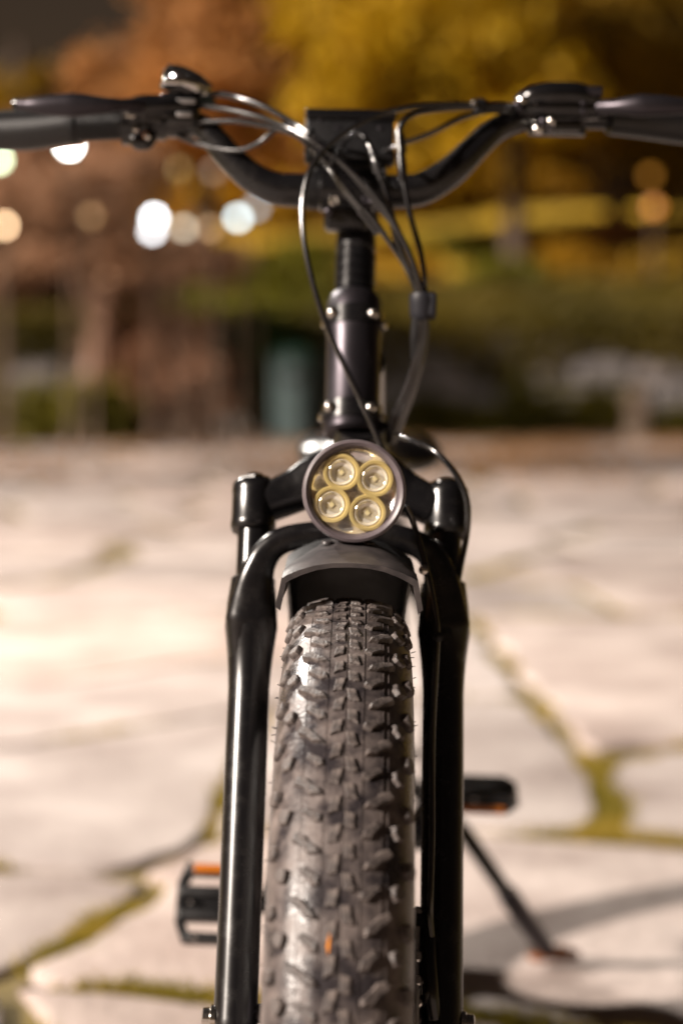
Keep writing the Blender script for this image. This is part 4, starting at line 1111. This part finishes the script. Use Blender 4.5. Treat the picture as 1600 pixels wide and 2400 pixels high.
# park lamps
def lamp(px, py, D, col, s, r=.11, power=0, label='', lcol=None):
    p = W(px, py, D); base = Vector((p.x, p.y, hz(p.x, p.y)))
    t = empty('park_lamp', base); tag(t, label, 'lamp', 'lit park lamps far behind the bicycle')
    h = p.z - base.z
    MB().lathe((0, 0, 0), (0, 0, 1), [(0, .06), (.25, .055), (.28, .028), (h - r - .08, .020), (h - r - .05, r * .6), (h - r * .85, r * .7)], seg=14).build('lamp_post', M['pole'], t)
    prof = [(h - r * math.cos(math.pi * k / 10), r * math.sin(math.pi * k / 10)) for k in range(11)]
    MB().lathe((0, 0, 0), (0, 0, 1), prof, seg=20).build('lamp_globe', emit_mat('lamp_glow', col, s), t, smooth=80)
    MB().lathe((0, 0, 0), (0, 0, 1), [(h + r * .93, r * .35), (h + r * 1.05, r * .30), (h + r * 1.15, .01)], seg=14).build('lamp_cap', M['pole'], t)
    if power:
        ld = bpy.data.lights.new('lamp_light', 'POINT'); ld.energy = power; ld.color = lcol or col; ld.shadow_soft_size = .12
        lo = bpy.data.objects.new('lamp_light', ld); COL.objects.link(lo); lo.parent = t; lo.location = (0, -.05, h - r - .30)
WH, CO, WA, OR = (1, .97, .92), (.80, .98, 1.0), (1.0, .62, .34), (1.0, .34, .04)
lamp(163, 342, 22.6, WH, 22.4, 0.055, 0, 'white park lamp just under the brake lever collar')
lamp(-2, 376, 22.4, (.80, 1, .62), 6.5, 0.055, 0, 'pale greenish park lamp half cut by the picture edge')
lamp(10, 529, 23.0, (1, .66, .38), 6.5, 0.055, 0, 'warm orange-white park lamp below the grip end')
lamp(214, 507, 23.2, (.9, .5, .2), 0.7, 0.055, 0, 'faint tan park lamp in front of the tan tree')
lamp(420, 396, 24, (.8, .55, .16), 0.5, 0.055, 0, 'faint dull-gold park lamp under the throttle')
lamp(362, 510, 23.4, (.95, .98, 1), 8.5, 0.055, 0, 'tall bright white park lamp, first of the central row')
lamp(357, 542, 22.9, (.95, .97, 1), 4.8, 0.055, 0, 'white park lamp half behind the tall bright one')
lamp(430, 535, 23.2, (1, .88, .66), 1.8, 0.055, 0, 'pale cream park lamp between the bright white pair')
lamp(492, 535, 23.5, (1, .62, .32), 1.0, 0.055, 0, 'faint peach park lamp beside the bluish one')
lamp(558, 511, 23.0, CO, 4.2, 0.055, 0, 'bright bluish white park lamp by the bend of the handlebar')
lamp(600, 487, 23.8, (.85, .95, 1), 1.2, 0.055, 0, 'soft pale park lamp behind the bluish one')
lamp(500, 402, 24, (.9, .62, .42), 0.55, 0.055, 0, 'dim pinkish park lamp tucked against the rising bar')
lamp(1531, 486, 33, OR, 0.85, 0.1, 0, 'orange park lamp at the top of the lawn', (1, .5, .12))
lamp(1522, 412, 37, (1, .4, .05), 0.4, 0.1, 0, 'faint orange park lamp above the brighter orange one')

# a street lamp standing on the paving beyond the picture's left edge, with its own light
sx, sy, sh = -4.3, 5.4, 4.6
t = empty('street_lamp', (sx, sy, 0)); tag(t, 'tall street lamp with lit head beyond the left edge of the paving', 'lamp')
MB().lathe((0, 0, 0), (0, 0, 1), [(0, .11), (.02, .12), (.45, .11), (.50, .065), (sh - .25, .045), (sh + .02, .045)], seg=20).build('lamp_post', M['pole'], t)
MB().tube(smooth_path([(0, 0, sh - .05), (.05, -.03, sh + .16), (.25, -.12, sh + .22), (.50, -.22, sh + .20)], 5), [.035, .03, .028], seg=12).build('lamp_arm', M['pole'], t)
MB().box((.66, -.29, sh + .20), (.46, .22, .10), rot=Matrix.Rotation(math.radians(-24), 3, 'Z'), bev=.03).build('lamp_head', M['pole'], t)
MB().box((.68, -.30, sh + .142), (.36, .16, .012), rot=Matrix.Rotation(math.radians(-24), 3, 'Z'), bev=.004).build('lamp_panel', emit_mat('street_lamp_glow', (1, .90, .78), 12), t)
ld = bpy.data.lights.new('lamp_light', 'POINT'); ld.energy = 880; ld.color = (1.0, .93, .85); ld.shadow_soft_size = .10
lo = bpy.data.objects.new('lamp_light', ld); COL.objects.link(lo); lo.parent = t; lo.location = (.68, -.30, sh + .02)
